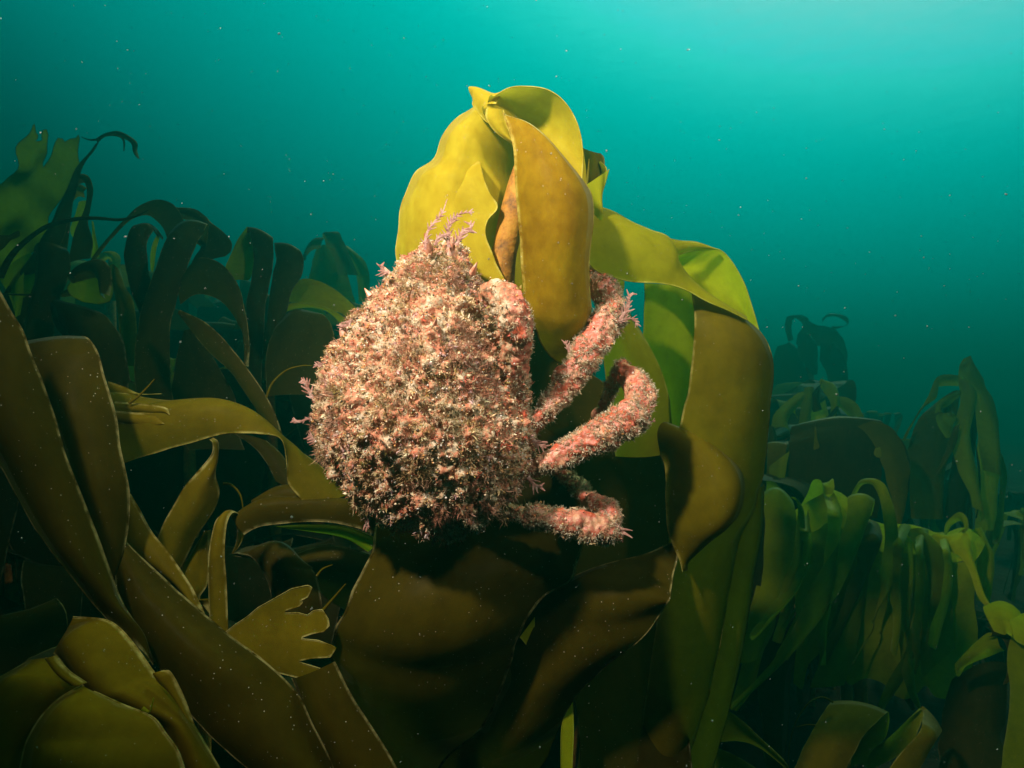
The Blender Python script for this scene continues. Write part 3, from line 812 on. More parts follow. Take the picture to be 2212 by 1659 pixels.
# ------------------------------------------------------------------ plants on the right, lit by daylight from above
f4 = plant('bright green kelp plant with narrow straps hanging from a wavy ridge', 1860, 1.15)
stipe(f4, [(1870, 1700, 1.4), (1850, 1300, 1.4), (1850, 1180, 1.38)], 0.018, 0.010)
RT = [(600, 1420), (645, 1392), (735, 1340), (850, 1246), (925, 1310), (1000, 1398), (1090, 1436), (1200, 1470), (1330, 1466), (1410, 1485), (1490, 1512), (1590, 1520), (1690, 1478), (1730, 1530)]
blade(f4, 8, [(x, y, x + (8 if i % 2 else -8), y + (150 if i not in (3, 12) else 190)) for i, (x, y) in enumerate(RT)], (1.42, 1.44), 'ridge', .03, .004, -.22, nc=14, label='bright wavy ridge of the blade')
blade(f4, 8, [(x + (8 if i % 2 else -8), y + (150 if i not in (3, 12) else 190) - 6, x * .93 + 60 + 20 * math.sin(i * 2.1), y + 1000 + 60 * math.sin(i * 1.7)) for i, (x, y) in enumerate(RT)], (1.20, 1.22), 'lime', .02, .006, -.02, nc=16, wav=.012, label='long hanging part of the blade under its ridge')
srg = random.Random(4)
for i in range(6):                          # narrow straps draped over the ridge, each its own blade
    x0 = 640 + 1060 * (i + srg.uniform(.05, .95)) / 6
    y0 = np.interp(x0, [q[0] for q in RT], [q[1] for q in RT])
    w0, ln, sw = srg.uniform(32, 74), srg.uniform(520, 1050), srg.uniform(-380, 60)
    dd_ = srg.uniform(1.13, 1.19)
    st = [(x0 - w0 * .5, y0 + 50, x0 + w0 * .5, y0 + 40, 1.36), (x0 - w0 * .8, y0 - 6, x0 + w0 * .8, y0 - 10, 1.30)]
    for t in (.06, .2, .4, .6, .8, .95, 1.0):
        w_ = w0 * (.75 + .35 * math.sin(t * 3 + i)) * (1 if t < .9 else .6 if t < .99 else .1)
        xc = x0 + sw * t * t + 38 * math.sin(t * 4 + i * 1.3)
        st.append((xc - w_, y0 + 40 + ln * t, xc + w_, y0 + 40 + ln * t + srg.uniform(-15, 15), dd_ - .05 * t))
    blade(f4, 8, st, 1.2, ['moss', 'lime', 'olive', 'moss'][i % 4], .008, .005, srg.uniform(-.05, .05))
blade(f4, 9, [(760, 330, 830, 300), (700, 560, 800, 560), (620, 760, 700, 790), (520, 940, 600, 980)], (1.26, 1.18), 'lime', .006, .004)
blade(f4, 9, [(1130, 260, 1180, 240), (1140, 480, 1200, 480), (1100, 760, 1170, 760), (1040, 980, 1090, 1000)], (1.27, 1.2), 'lime', .006, .004)
blade(f4, 9, [(1570, 330, 1650, 320), (1600, 560, 1690, 540), (1590, 760, 1660, 780), (1540, 940, 1580, 960)], (1.28, 1.2), 'moss', .006, .004)
blade(f4, 9, [(1000, 40, 1130, 60, 1.28), (982, -60, 1152, -45, 1.22), (972, 60, 1110, 100, 1.17), (915, 240, 1045, 275), (812, 390, 972, 440), (722, 560, 890, 600), (640, 760, 745, 800), (480, 1000, 560, 1000), (220, 1272, 250, 1280)], (1.16, 1.10), 'moss', .010, .004)
blade(f4, 9, [(1000, -20, 1010, -60, 1.34), (1065, -130, 1050, -160, 1.28), (1130, -140, 1140, -180, 1.24), (1175, -70, 1215, -140, 1.21), (1205, 60, 1262, -30, 1.19), (1215, 200, 1298, 140), (1185, 400, 1290, 350), (1190, 520, 1260, 500), (1150, 690, 1180, 650), (1140, 800, 1110, 840), (1020, 990, 1000, 1000)], (1.20, 1.12), 'moss', .006, .003)
blade(f4, 9, [(1062, 215, 1085, 185), (1042, 350, 1118, 330), (985, 480, 1115, 460), (922, 620, 1090, 600), (862, 800, 1060, 760), (802, 970, 1030, 930), (745, 1150, 960, 1130)], (1.22, 1.12), 'moss', .012, .004)
blade(f4, 9, [(1303, 165, 1330, 160), (1350, 230, 1385, 222), (1372, 400, 1402, 400), (1352, 600, 1385, 620), (1350, 780, 1370, 765)], (1.2, 1.16), 'lime', .003, .003)
blade(f4, 9, [(1388, 240, 1400, 235), (1425, 350, 1441, 350), (1420, 550, 1436, 560), (1370, 800, 1420, 700)], (1.2, 1.16), 'lime', .002, .003)
blade(f4, 9, [(1270, 430, 1285, 430), (1250, 580, 1315, 560), (1282, 700, 1332, 720), (1312, 900, 1372, 900), (1322, 1050, 1394, 1020), (1372, 1200, 1412, 1150), (1430, 1290, 1446, 1275)], (1.16, 1.10), 'moss', .006, .003)
blade(f4, 9, [(1385, 760, 1400, 750), (1372, 860, 1440, 850), (1400, 960, 1443, 940), (1395, 1060, 1415, 1060)], 1.13, 'moss', .004, .003)
blade(f4, 9, [(1330, 165, 1480, 158), (1430, 290, 1560, 250), (1446, 600, 1602, 400), (1440, 900, 1645, 650), (1450, 1100, 1660, 900)], (1.26, 1.15), 'moss', .015, .005)
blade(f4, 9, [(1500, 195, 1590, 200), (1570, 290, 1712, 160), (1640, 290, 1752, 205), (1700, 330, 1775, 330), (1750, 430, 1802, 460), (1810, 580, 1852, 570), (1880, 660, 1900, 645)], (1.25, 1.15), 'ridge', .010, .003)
blade(f4, 9, [(1590, 170, 1612, 170, 1.32), (1605, 100, 1640, 120, 1.30), (1680, 36, 1690, 92, 1.27), (1728, 60, 1712, 110, 1.25), (1742, 130, 1715, 150, 1.23), (1710, 165, 1680, 165, 1.22)], 1.22, 'moss', .004, .002)
blade(f4, 9, [(1725, 170, 1830, 130), (1762, 260, 1880, 240), (1792, 400, 1912, 345), (1830, 560, 1900, 500), (1850, 640, 1880, 625)], (1.35, 1.28), 'lime', .012, .004)
blade(f4, 8, [(430, 1300, 560, 1320, 1.30), (430, 1246, 600, 1266, 1.22), (445, 1400, 642, 1370), (440, 1560, 640, 1480), (430, 1750, 625, 1620), (400, 1900, 600, 1800), (330, 2100, 520, 2000), (280, 2300, 420, 2250)], (1.18, 1.12), 'moss', .016, .004)
blade(f4, 8, [(605, 1268, 640, 1285), (650, 1320, 690, 1400), (640, 1480, 700, 1480), (620, 1620, 680, 1640), (560, 1800, 640, 1760), (500, 1980, 560, 1960)], (1.15, 1.1), 'moss', .006, .003)
blade(f4, 8, [(668, 1320, 790, 1292, 1.36), (712, 1240, 805, 1250, 1.33), (745, 1166, 862, 1150, 1.28), (795, 1168, 878, 1195, 1.25), (812, 1250, 872, 1245, 1.24)], 1.25, 'lime', .008, .002)
blade(f4, 8, [(452, 1165, 452, 1225), (500, 1172, 490, 1222), (540, 1210, 535, 1235), (556, 1245, 548, 1250)], 1.25, 'moss', .003, .002)
blade(f4, 9, [(770, 260, 790, 250), (790, 320, 830, 330), (815, 370, 850, 380), (700, 560, 740, 520), (560, 760, 580, 780)], 1.24, 'moss', .004, .002)
blade(f4, 9, [(400, 500, 520, 520), (350, 700, 520, 760), (330, 900, 440, 940), (280, 1100, 380, 1150), (230, 1280, 260, 1290)], (1.18, 1.12), 'moss', .02, .004)
blade(f4, 9, [(640, 380, 720, 370), (560, 640, 640, 620), (500, 850, 560, 860)], 1.28, 'moss', .01, .004)
blade(f4, 9, [(1180, 700, 1230, 560), (1240, 900, 1290, 800), (1300, 1150, 1340, 1050), (1380, 1290, 1390, 1240)], 1.22, 'dark', .01, .004)

f5 = plant('olive kelp plant with two looped blades at the bottom right', 1840, 0.85)
stipe(f5, [(1830, 2300, .9), (1830, 1900, .92), (1835, 1720, .92)], 0.014, 0.008)
blade(f5, 9, [(930, 1340, 1180, 1400, .96), (888, 1238, 1242, 1312, .90), (815, 1320, 1185, 1352, .86), (722, 1480, 1085, 1450), (640, 1659, 1010, 1580), (560, 1850, 900, 1800)], (.88, .80), 'olive', 0.0070, .003, nc=14)
blade(f5, 9, [(1242, 1308, 1190, 1345), (1247, 1370, 1110, 1440), (1228, 1450, 1060, 1500), (1190, 1510, 1005, 1600), (1120, 1660, 1000, 1700)], (.90, .92), 'moss', -.012, .002)
blade(f5, 9, [(1195, 1505, 1110, 1680), (1285, 1425, 1330, 1560), (1375, 1338, 1440, 1400), (1450, 1283, 1472, 1295)], (.90, .92), 'moss', -.008, .002)
blade(f5, 9, [(1440, 1290, 1475, 1283, .93), (1458, 1310, 1572, 1400, .90), (1440, 1420, 1558, 1460), (1350, 1525, 1482, 1590), (1230, 1680, 1420, 1700)], (.87, .82), 'olive', 0.0042, .002)
strand(f5, 9, [(885, 1242), (850, 1220), (805, 1212), (730, 1250), (650, 1370), (610, 1520), (604, 1680)], .86, 'olive', .0016)
strand(f5, 9, [(790, 1390), (720, 1385), (650, 1400)], .87, 'olive', .0012)
blade(f5, 9, [(190, 1270, 150, 1490), (320, 1365, 290, 1490), (430, 1470, 420, 1535), (570, 1600, 560, 1640), (620, 1690, 610, 1700)], (.80, .84), 'olive', 0.0042, .002)
blade(f5, 9, [(140, 1530, 110, 1680), (250, 1570, 240, 1700), (400, 1660, 380, 1720)], (.78, .8), 'olive', 0.0035, .002)

f6 = plant('wavy green kelp plant at the right edge of the picture', 2200, 1.0)
stipe(f6, [(2260, 1900, 1.05), (2260, 1600, 1.08), (2240, 1400, 1.08)], 0.014, 0.008)
blade(f6, 9, [(1880, 650, 1900, 780), (1945, 606, 1960, 800), (2002, 630, 1990, 800), (2010, 720, 2020, 820), (2040, 712, 2060, 860), (2120, 670, 2140, 900)], (1.05, 1.0), 'lime', .02, .005, -.06)
blade(f6, 9, [(2100, 690, 2300, 640), (2015, 850, 2300, 850), (1998, 1000, 2300, 1000), (2006, 1180, 2300, 1180), (1985, 1400, 2260, 1400), (1960, 1700, 2250, 1700)], (1.0, .92), 'moss', .03, .006)
blade(f6, 9, [(1660, 1000, 1690, 1080), (1760, 890, 1740, 1010), (1870, 800, 1880, 950), (1930, 820, 1990, 900)], (1.05, 1.0), 'moss', .012, .004)
blade(f6, 9, [(1870, 760, 1865, 830), (1990, 800, 1960, 840), (2070, 880, 2000, 1000), (2040, 1010, 1960, 1130)], 1.0, 'dark', .01, .004)
blade(f6, 9, [(1640, 1100, 1990, 1000), (1580, 1300, 1990, 1250), (1560, 1500, 2000, 1500), (1560, 1720, 2100, 1720)], (1.15, 1.02), 'dark', .03, .006)

f2 = plant('dark kelp plant with one wide blade arched like a hood, right', 1830, 1.7)
stipe(f2, [(1830, 1500, 1.8), (1830, 1150, 1.8), (1830, 1000, 1.8)], 0.02, 0.011)
blade(f2, 8, [(640, 920, 1160, 890, 1.80), (620, 830, 1150, 792, 1.70), (600, 880, 1200, 830, 1.66), (588, 960, 1190, 950), (592, 1100, 1180, 1080), (575, 1200, 1170, 1200), (550, 1400, 1150, 1400)], (1.64, 1.6), 'brown', 0.0175, .006, nc=14)
blade(f2, 8, [(1020, 830, 1130, 792), (1070, 870, 1235, 840), (1130, 960, 1305, 945), (1180, 1090, 1345, 1080), (1215, 1210, 1340, 1190), (1245, 1320, 1325, 1320), (1262, 1440, 1300, 1442), (1270, 1600, 1290, 1600)], (1.62, 1.52), 'olive', 0.0052, .005)
blade(f2, 8, [(1240, 880, 1262, 870), (1275, 960, 1318, 950), (1310, 1080, 1350, 1070), (1310, 1250, 1340, 1240)], 1.6, 'brown', 0.0021, .003)
blade(f2, 8, [(1130, 965, 1160, 955), (1122, 1000, 1170, 1010), (1140, 1020, 1165, 1022)], 1.58, 'green', 0.0007, .002)
blade(f2, 8, [(756, 830, 764, 828), (752, 900, 770, 900), (748, 960, 785, 950), (750, 975, 778, 965)], 1.6, 'olive', 0.0007, .002)
blade(f2, 8, [(480, 960, 560, 970, 1.72), (468, 925, 582, 935, 1.66), (458, 1010, 575, 1000), (455, 1100, 560, 1080), (440, 1250, 540, 1230)], (1.64, 1.6), 'olive', 0.0035, .004)
blade(f2, 8, [(470, 1080, 600, 980), (475, 1140, 580, 1080), (490, 1250, 560, 1200)], (1.6, 1.58), 'moss', 0.0035, .003)

f1 = plant('small kelp plant with a glowing pale green heart between curled blades', 1765, 2.1)
stipe(f1, [(1765, 1200, 2.2), (1765, 980, 2.2), (1765, 900, 2.2)], 0.02, 0.011)
blade(f1, 8, [(690, 590, 752, 592), (672, 700, 742, 700), (655, 830, 722, 830), (650, 950, 720, 950)], (2.1, 2.0), 'moss', .012, .004)
blade(f1, 8, [(785, 552, 800, 546), (800, 600, 870, 558), (838, 650, 902, 610), (856, 700, 905, 680), (850, 770, 885, 770), (850, 820, 880, 820)], (2.15, 2.05), 'lime', .015, .004)
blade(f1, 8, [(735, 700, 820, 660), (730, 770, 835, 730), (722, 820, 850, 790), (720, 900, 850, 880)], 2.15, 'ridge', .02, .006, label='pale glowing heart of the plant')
blade(f1, 8, [(770, 580, 800, 545), (730, 640, 790, 600), (720, 690, 790, 680), (750, 740, 800, 720)], 2.08, 'dark', .012, .005)
blade(f1, 8, [(775, 790, 790, 796), (830, 770, 835, 790), (870, 725, 885, 745), (895, 700, 898, 715)], 2.05, 'dark', .005, .003)
blade(f1, 8, [(680, 610, 690, 640), (630, 650, 650, 700), (612, 720, 635, 740), (640, 760, 650, 780)], 2.14, 'lime', .006, .003)
blade(f1, 8, [(660, 615, 690, 660), (560, 690, 620, 740), (500, 760, 590, 800), (480, 850, 600, 860)], (2.1, 2.0), 'moss', .02, .004)
blade(f1, 8, [(890, 640, 900, 700), (960, 650, 940, 740), (1020, 690, 990, 790), (1062, 770, 1000, 830)], (2.15, 2.05), 'moss', .02, .004)
blade(f1, 8, [(470, 820, 500, 830), (470, 880, 520, 880), (460, 930, 520, 920)], 1.95, 'brown', .01, .004)

f3 = plant('tall drooping kelp plant like a furled umbrella at the right', 2090, 2.0)
stipe(f3, [(2095, 1600, 2.15), (2090, 1200, 2.15), (2085, 900, 2.1), (2083, 830, 2.06)], 0.022, 0.012)
blade(f3, 8, [(1680, 408, 1695, 404), (1652, 450, 1738, 450), (1648, 500, 1782, 500), (1655, 560, 1812, 540), (1700, 600, 1822, 600), (1740, 650, 1868, 680), (1755, 800, 1897, 810), (1780, 950, 1902, 960), (1800, 1100, 1905, 1150)], (2.0, 1.95), 'moss', .03, .006)
blade(f3, 8, [(1648, 540, 1656, 536), (1655, 580, 1720, 570), (1662, 640, 1765, 620), (1640, 760, 1755, 720), (1612, 900, 1725, 850), (1620, 1000, 1740, 1000), (1650, 1100, 1770, 1150), (1700, 1200, 1780, 1300), (1740, 1330, 1790, 1420)], (1.98, 1.88), 'lime', .02, .005)
blade(f3, 8, [(1650, 512, 1648, 578), (1590, 505, 1590, 575), (1520, 520, 1525, 582), (1482, 590, 1525, 600), (1450, 660, 1508, 655), (1400, 740, 1425, 720), (1345, 850, 1352, 840), (1310, 920, 1314, 915)], (2.0, 1.9), 'moss', .006, .004)
blade(f3, 8, [(1660, 600, 1640, 650), (1580, 640, 1590, 700), (1520, 680, 1545, 720), (1500, 750, 1545, 745)], (1.96, 1.9), 'moss', .006, .004)
blade(f3, 8, [(1500, 690, 1660, 620), (1420, 760, 1650, 720), (1370, 850, 1625, 800), (1340, 950, 1610, 900), (1330, 1050, 1590, 1000), (1340, 1200, 1560, 1150), (1350, 1400, 1550, 1400)], (2.05, 1.95), 'olive', .05, .006, nc=14)
blade(f3, 8, [(1540, 745, 1600, 740), (1510, 765, 1632, 762), (1520, 820, 1620, 820), (1570, 900, 1610, 890)], 1.9, 'moss', .01, .004)
blade(f3, 8, [(1620, 830, 1660, 800), (1580, 950, 1640, 930), (1540, 1050, 1580, 1040), (1500, 1120, 1520, 1120)], 1.88, 'olive', .006, .004)
blade(f3, 8, [(1760, 700, 1860, 690), (1765, 900, 1898, 850), (1770, 1100, 1905, 1100), (1760, 1300, 1895, 1280), (1750, 1470, 1870, 1470)], (2.04, 2.0), 'lime', .02, .005)
blade(f3, 8, [(1750, 930, 1758, 930), (1772, 1100, 1785, 1100), (1775, 1250, 1785, 1250), (1755, 1400, 1765, 1400)], 1.94, 'dark', .001, .002)
blade(f3, 8, [(1660, 640, 1770, 630), (1690, 740, 1780, 760), (1640, 900, 1760, 900), (1600, 1100, 1740, 1100), (1560, 1400, 1700, 1420)], (2.06, 2.02), 'dark', .02, .004)
blade(f3, 8, [(1895, 1000, 1910, 1005), (1905, 1100, 1945, 1150), (1905, 1250, 1935, 1250), (1880, 1420, 1930, 1420), (1860, 1560, 1900, 1560)], (2.2, 2.1), 'moss', .012, .004)

# ------------------------------------------------------------------ plants fading into the water
e1 = plant('distant kelp plant on the right, a dark silhouette with a raised hoop', 1760, 4.2)
stipe(e1, [(1760, 1000, 4.3), (1750, 820, 4.3), (1740, 720, 4.3)], 0.04, 0.02)
blade(e1, 8, [(590, 300, 625, 290), (572, 220, 610, 220), (580, 150, 620, 165), (640, 135, 645, 160), (690, 140, 680, 200), (720, 180, 650, 260), (660, 300, 640, 320)], 4.1, 'dark', .01, .01)
blade(e1, 8, [(690, 150, 680, 250), (760, 195, 720, 330), (850, 210, 800, 330), (900, 240, 860, 400), (940, 300, 900, 450), (960, 360, 935, 480)], 4.2, 'dark', .02, .01)
blade(e1, 8, [(795, 195, 800, 160), (830, 150, 840, 128), (900, 148, 905, 130), (955, 190, 960, 150), (900, 220, 955, 200), (850, 222, 860, 205)], 4.1, 'dark', .01, .008)
blade(e1, 8, [(650, 250, 720, 260), (650, 380, 770, 330), (690, 440, 775, 440), (740, 510, 770, 500)], 4.1, 'dark', .03, .01)
blade(e1, 8, [(790, 310, 880, 310), (790, 420, 940, 400), (830, 500, 960, 480), (850, 650, 980, 650)], 4.15, 'dark', .03, .01)
blade(e1, 8, [(520, 330, 600, 300), (500, 400, 660, 360), (490, 500, 690, 450), (480, 650, 760, 560)], 4.3, 'dark', .05, .01)
e2 = plant('distant hazy kelp plant just left of the crab, pale at its crown', 710, 2.9)
stipe(e2, [(715, 900, 3.0), (712, 650, 3.0), (712, 560, 3.0)], 0.03, 0.015)
blade(e2, 1, [(2060, 830, 2090, 800), (2070, 850, 2160, 800), (2090, 900, 2190, 860), (2130, 960, 2230, 940), (2160, 1080, 2290, 1080)], 2.85, 'olive', .03, .01)
blade(e2, 1, [(2090, 830, 2050, 900), (2010, 840, 1990, 920), (1970, 890, 1950, 960), (1950, 980, 1920, 1020)], 2.9, 'olive', .03, .008)
blade(e2, 1, [(2000, 960, 2160, 900), (1980, 1050, 2200, 1020), (1960, 1160, 2240, 1150), (1950, 1300, 2280, 1300)], (2.95, 2.8), 'moss', .05, .01)
blade(e2, 1, [(2180, 900, 2220, 890), (2250, 1000, 2330, 990), (2280, 1120, 2360, 1110), (2290, 1250, 2340, 1250)], 2.95, 'moss', .03, .01)
e3 = plant('pale distant kelp plant with a rounded crown glimpsed between dark straps', 240, 2.3)
stipe(e3, [(240, 900, 2.4), (240, 650, 2.4)], 0.03, 0.015)
blade(e3, 1, [(640, 965, 650, 1000), (680, 925, 690, 970), (740, 930, 720, 975), (770, 970, 730, 1000), (765, 1040, 740, 1040)], 2.3, 'green', .03, .006)
blade(e3, 1, [(700, 990, 740, 990), (690, 1060, 770, 1050), (680, 1200, 790, 1200)], (2.35, 2.25), 'moss', .03, .006)
# ------------------------------------------------------------------ the spider crab
CD = 0.50
crab = thing('spider_crab', 'spider crab crusted with pale and red algae, clinging to the yellow kelp', 'crab', at(930, 1100, 0.53))
CB = np.array(crab.location)


def carapace():
    out_ = [(992, 528), (1014, 575), (1040, 625), (1075, 700), (1100, 790), (1128, 850), (1146, 900), (1152, 960), (1138, 1020), (1112, 1070), (1070, 1110), (1010, 1148), (940, 1156), (860, 1136),
            (790, 1096), (738, 1040), (704, 980), (688, 910), (690, 840), (708, 784), (744, 724), (782, 672), (826, 620), (868, 578), (905, 546), (926, 522), (955, 536), (978, 520)]
    c = np.array([915.0, 860.0])
    P = np.array(out_, float) - c
    ang = np.unwrap(np.arctan2(P[:, 1], P[:, 0]))
    rad = np.linalg.norm(P, axis=1)
    o = np.argsort(ang)
    ang, rad = ang[o], rad[o]
    nth, nr = 120, 22
    th = np.linspace(-np.pi, np.pi, nth, endpoint=False)
    R = np.interp(th, np.concatenate([ang - 2 * np.pi, ang, ang + 2 * np.pi]), np.tile(rad, 3))
    H = 0.062
    V, idx = [], {}

    def depth(u, v, r, front):
        tilt = 0.00006 * (v - 860) * -0.6 + 0.000045 * (u - 915) * 0.2
        a = math.sqrt(max(0.0, 1 - r ** 2.3))
        lump = 0.010 * math.exp(-((u - 930) ** 2 + (v - 760) ** 2) / 9000) + 0.008 * math.exp(-((u - 900) ** 2 + (v - 960) ** 2) / 8000) + 0.006 * math.exp(-((u - 1040) ** 2 + (v - 950) ** 2) / 6000) + 0.006 * math.exp(-((u - 780) ** 2 + (v - 920) ** 2) / 6000)
        return CD + 0.02 + tilt + (-(H * a) - lump * a if front else 0.035 * a)
    V.append(at(c[0], c[1], depth(c[0], c[1], 0, True)))
    for k in range(1, nr + 1):
        r = math.sin(k / nr * math.pi / 2)
        for j in range(nth):
            u, v = c[0] + r * R[j] * math.cos(th[j]), c[1] + r * R[j] * math.sin(th[j])
            V.append(at(u, v, depth(u, v, r, True)))
    nb = 8
    for k in range(1, nb + 1):
        r = math.cos(k / (nb + 1) * math.pi / 2)
        for j in range(nth):
            u, v = c[0] + r * R[j] * math.cos(th[j]), c[1] + r * R[j] * math.sin(th[j])
            V.append(at(u, v, depth(u, v, r, False)))
    V.append(at(c[0], c[1], depth(c[0], c[1], 0, False)))
    F = []
    for j in range(nth):
        F.append((0, 1 + j, 1 + (j + 1) % nth))
    tot = nr + nb
    for k in range(tot - 1):
        a = 1 + k * nth
        for j in range(nth):
            j2 = (j + 1) % nth
            F.append((a + j, a + nth + j, a + nth + j2, a + j2))
    a = 1 + (tot - 1) * nth
    for j in range(nth):
        F.append((a + j, len(V) - 1, a + (j + 1) % nth))
    return np.array(V), F


def pxr(w, d):
    return w / 1106 * K * d


# limbs as (u, v, depth, radius in picture units)
LIMBS = {
    'claw_arm': [(1060, 900, .535, 34), (1098, 850, .510, 34), (1108, 790, .492, 33), (1116, 730, .478, 33), (1112, 690, .472, 36), (1095, 650, .474, 33), (1072, 632, .482, 27), (1050, 640, .495, 20)],
    'leg_1': [(1080, 960, .535, 26), (1140, 920, .520, 22), (1166, 903, .512, 17), (1190, 875, .510, 25), (1225, 825, .512, 30), (1265, 768, .516, 33), (1302, 708, .524, 35), (1318, 680, .530, 34), (1318, 652, .537, 25), (1306, 625, .545, 31), (1284, 600, .553, 26), (1258, 590, .565, 20), (1220, 610, .585, 14)],
    'leg_2': [(1060, 1010, .535, 25), (1130, 1018, .520, 21), (1160, 1010, .513, 17), (1190, 995, .510, 26), (1250, 964, .510, 30), (1320, 925, .514, 34), (1362, 900, .520, 36), (1382, 878, .526, 27), (1380, 852, .532, 32), (1364, 824, .542, 26), (1345, 802, .556, 19), (1325, 830, .58, 14), (1290, 900, .605, 9)],
    'leg_3': [(1040, 1090, .545, 22), (1092, 1104, .535, 18), (1118, 1110, .530, 15), (1150, 1116, .527, 22), (1215, 1124, .526, 25), (1280, 1138, .530, 30), (1308, 1142, .535, 31), (1316, 1122, .541, 22), (1304, 1100, .548, 28), (1280, 1086, .558, 23), (1262, 1068, .572, 13), (1246, 1046, .59, 17), (1222, 1032, .605, 13), (1196, 1016, .625, 8)],
}


def limb_pts(L, n=8):
    P = catmull([list(at(a, b, d)) + [pxr(r, d)] for a, b, d, r in L], n)
    return P[:, :3], P[:, 3]


def build_crab():
    V, F = carapace()
    parts_v, parts_f, base = [V], list(F), len(V)
    axes = {}
    for k, L in LIMBS.items():
        P, R = limb_pts(L)
        axes[k] = (P, R)
        tv, tq = tube(P, R * np.array([1 + 0.10 * nz(p, 45) for p in P]), 16)
        parts_v.append(tv)
        parts_f += [tuple(int(x) + base for x in q) for q in tq]
        n = len(tv)
        parts_f.append(tuple(base + i for i in range(15, -1, -1)))
        parts_f.append(tuple(base + n - 16 + i for i in range(16)))
        base += n
    me = bpy.data.meshes.new('body')
    me.from_pydata((np.vstack(parts_v) - CB).tolist(), [], parts_f)
    tmp = link('body', me, crab)
    rm = tmp.modifiers.new('remesh', 'REMESH')
    rm.mode, rm.voxel_size = 'VOXEL', 0.0016
    dg = bpy.context.evaluated_depsgraph_get()
    ev = tmp.evaluated_get(dg)
    m2 = bpy.data.meshes.new_from_object(ev)
    bpy.data.objects.remove(tmp)
    n = len(m2.vertices)
    co = np.zeros(n * 3, np.float32)
    m2.vertices.foreach_get('co', co)
    co = co.reshape(-1, 3)
    no = np.zeros(n * 3, np.float32)
    m2.vertices.foreach_get('normal', no)
    no = no.reshape(-1, 3)
    limb = np.zeros(n, bool)
    for P, R in axes.values():
        limb |= np.linalg.norm(co[:, None, :] - (P - CB)[None, 10::3, :], axis=2).min(1) < R.max() * 1.3
    amp = np.where(limb, .45, 1.0)
    dis = np.array([0.0115 * (abs(noise.noise(Vector(p) * 70)) - .2) + 0.0075 * (abs(noise.noise(Vector(p) * 150 + Vector((3, 1, 2)))) - .2) + 0.0022 * noise.noise(Vector(p) * 300) for p in co]) * amp
    co = co + no * dis[:, None]
    m2.vertices.foreach_set('co', co.ravel())
    m2.update()
    m2.polygons.foreach_set('use_smooth', np.ones(len(m2.polygons), bool))
    m2.materials.clear()
    m2.materials.append(M['shell'])
    m2.materials.append(M['crust'])
    for pl in m2.polygons:
        pl.material_index = 0 if limb[pl.vertices[0]] and co[pl.vertices[0]][0] + CB[0] > 0.0 else 1
    m2.name = 'body'
    link('body', m2, crab)
    return m2, axes


body, AXES = build_crab()


def scatter():
    """points, normals on the crab body facing out, with a flag for the limbs"""
    m = body
    m.calc_loop_triangles()
    nt_ = len(m.loop_triangles)
    tri = np.zeros(nt_ * 3, np.int32)
    m.loop_triangles.foreach_get('vertices', tri)
    tri = tri.reshape(-1, 3)
    co = np.zeros(len(m.vertices) * 3, np.float32)
    m.vertices.foreach_get('co', co)
    co = co.reshape(-1, 3)
    no = np.zeros(len(m.vertices) * 3, np.float32)
    m.vertices.foreach_get('normal', no)
    no = no.reshape(-1, 3)
    A, B, C = co[tri[:, 0]], co[tri[:, 1]], co[tri[:, 2]]
    ar = np.linalg.norm(np.cross(B - A, C - A), axis=1) / 2
    rng = np.random.default_rng(5)

    def samp(n):
        t = rng.choice(nt_, n, p=ar / ar.sum())
        a, b = rng.random(n), rng.random(n)
        s = a + b > 1
        a[s], b[s] = 1 - a[s], 1 - b[s]
        P = A[t] + (B[t] - A[t]) * a[:, None] + (C[t] - A[t]) * b[:, None]
        Nn = unit(no[tri[t, 0]] + no[tri[t, 1]] + no[tri[t, 2]])
        limb = np.zeros(n, bool)
        inner = {}
        for k, (ax, rr) in AXES.items():
            q = ax - CB
            dd = np.linalg.norm(P[:, None, :] - q[None, 12:, :], axis=2).min(1)
            limb |= (dd < rr.max() * 1.25)
        # inside the carapace outline does not count as limb
        U = P + CB
        uu = U[:, 0] / U[:, 1] / K * 1106 + 1106
        limb &= (uu > 1105) | ((U[:, 2] > 1.035) & (uu > 1045))
        return P, Nn, limb
    return samp, rng


SAMP, RNG = scatter()
PAL = np.array([(.52, .24, .15), (.64, .44, .25), (.48, .085, .045), (.34, .22, .06), (.80, .66, .48), (.66, .40, .40), (.32, .11, .06), (.54, .38, .20), (.74, .56, .37), (.36, .20, .08)]) * np.array([1.10, 1.10, 1.05])


def fld(P, f, s):
    return np.array([noise.noise(Vector(p) * f + Vector((s, s * .7, -s))) for p in P])


def hues(P, spread=0.6):
    n = len(P)
    a, b = fld(P, 38, 3.0), fld(P, 60, 11.0)
    w = np.zeros((n, len(PAL)))
    w[:, 0] = .9 + 4.0 * a
    w[:, 1] = 1.0 - 3.0 * a
    w[:, 2] = np.clip(a * 5 + b * 2 - .2, 0, 9)
    w[:, 3] = np.clip(.2 + 4.0 * b, 0, 9)
    w[:, 4] = .8 - 2.5 * b
    w[:, 5] = np.clip(.2 - 3 * b, 0, 9)
    w[:, 6] = .35 + 1.5 * a
    w[:, 7] = .8 - 1.0 * a
    w[:, 8] = .8
    w[:, 9] = .5
    w = np.clip(w, 0.02, None)
    w /= w.sum(1, keepdims=True)
    cell = np.array([noise.cell(Vector(p) * 210 + Vector((7, 3, 5))) * .5 + .5 for p in P])
    rnd = np.where(RNG.random(n) < .6, np.clip(cell, 0, .999), RNG.random(n))
    c = (w.cumsum(1) > rnd[:, None]).argmax(1)
    return PAL[c] * (1 + spread * (RNG.random((n, 1)) - .5)) * (1 + .12 * (RNG.random((n, 3)) - .5))


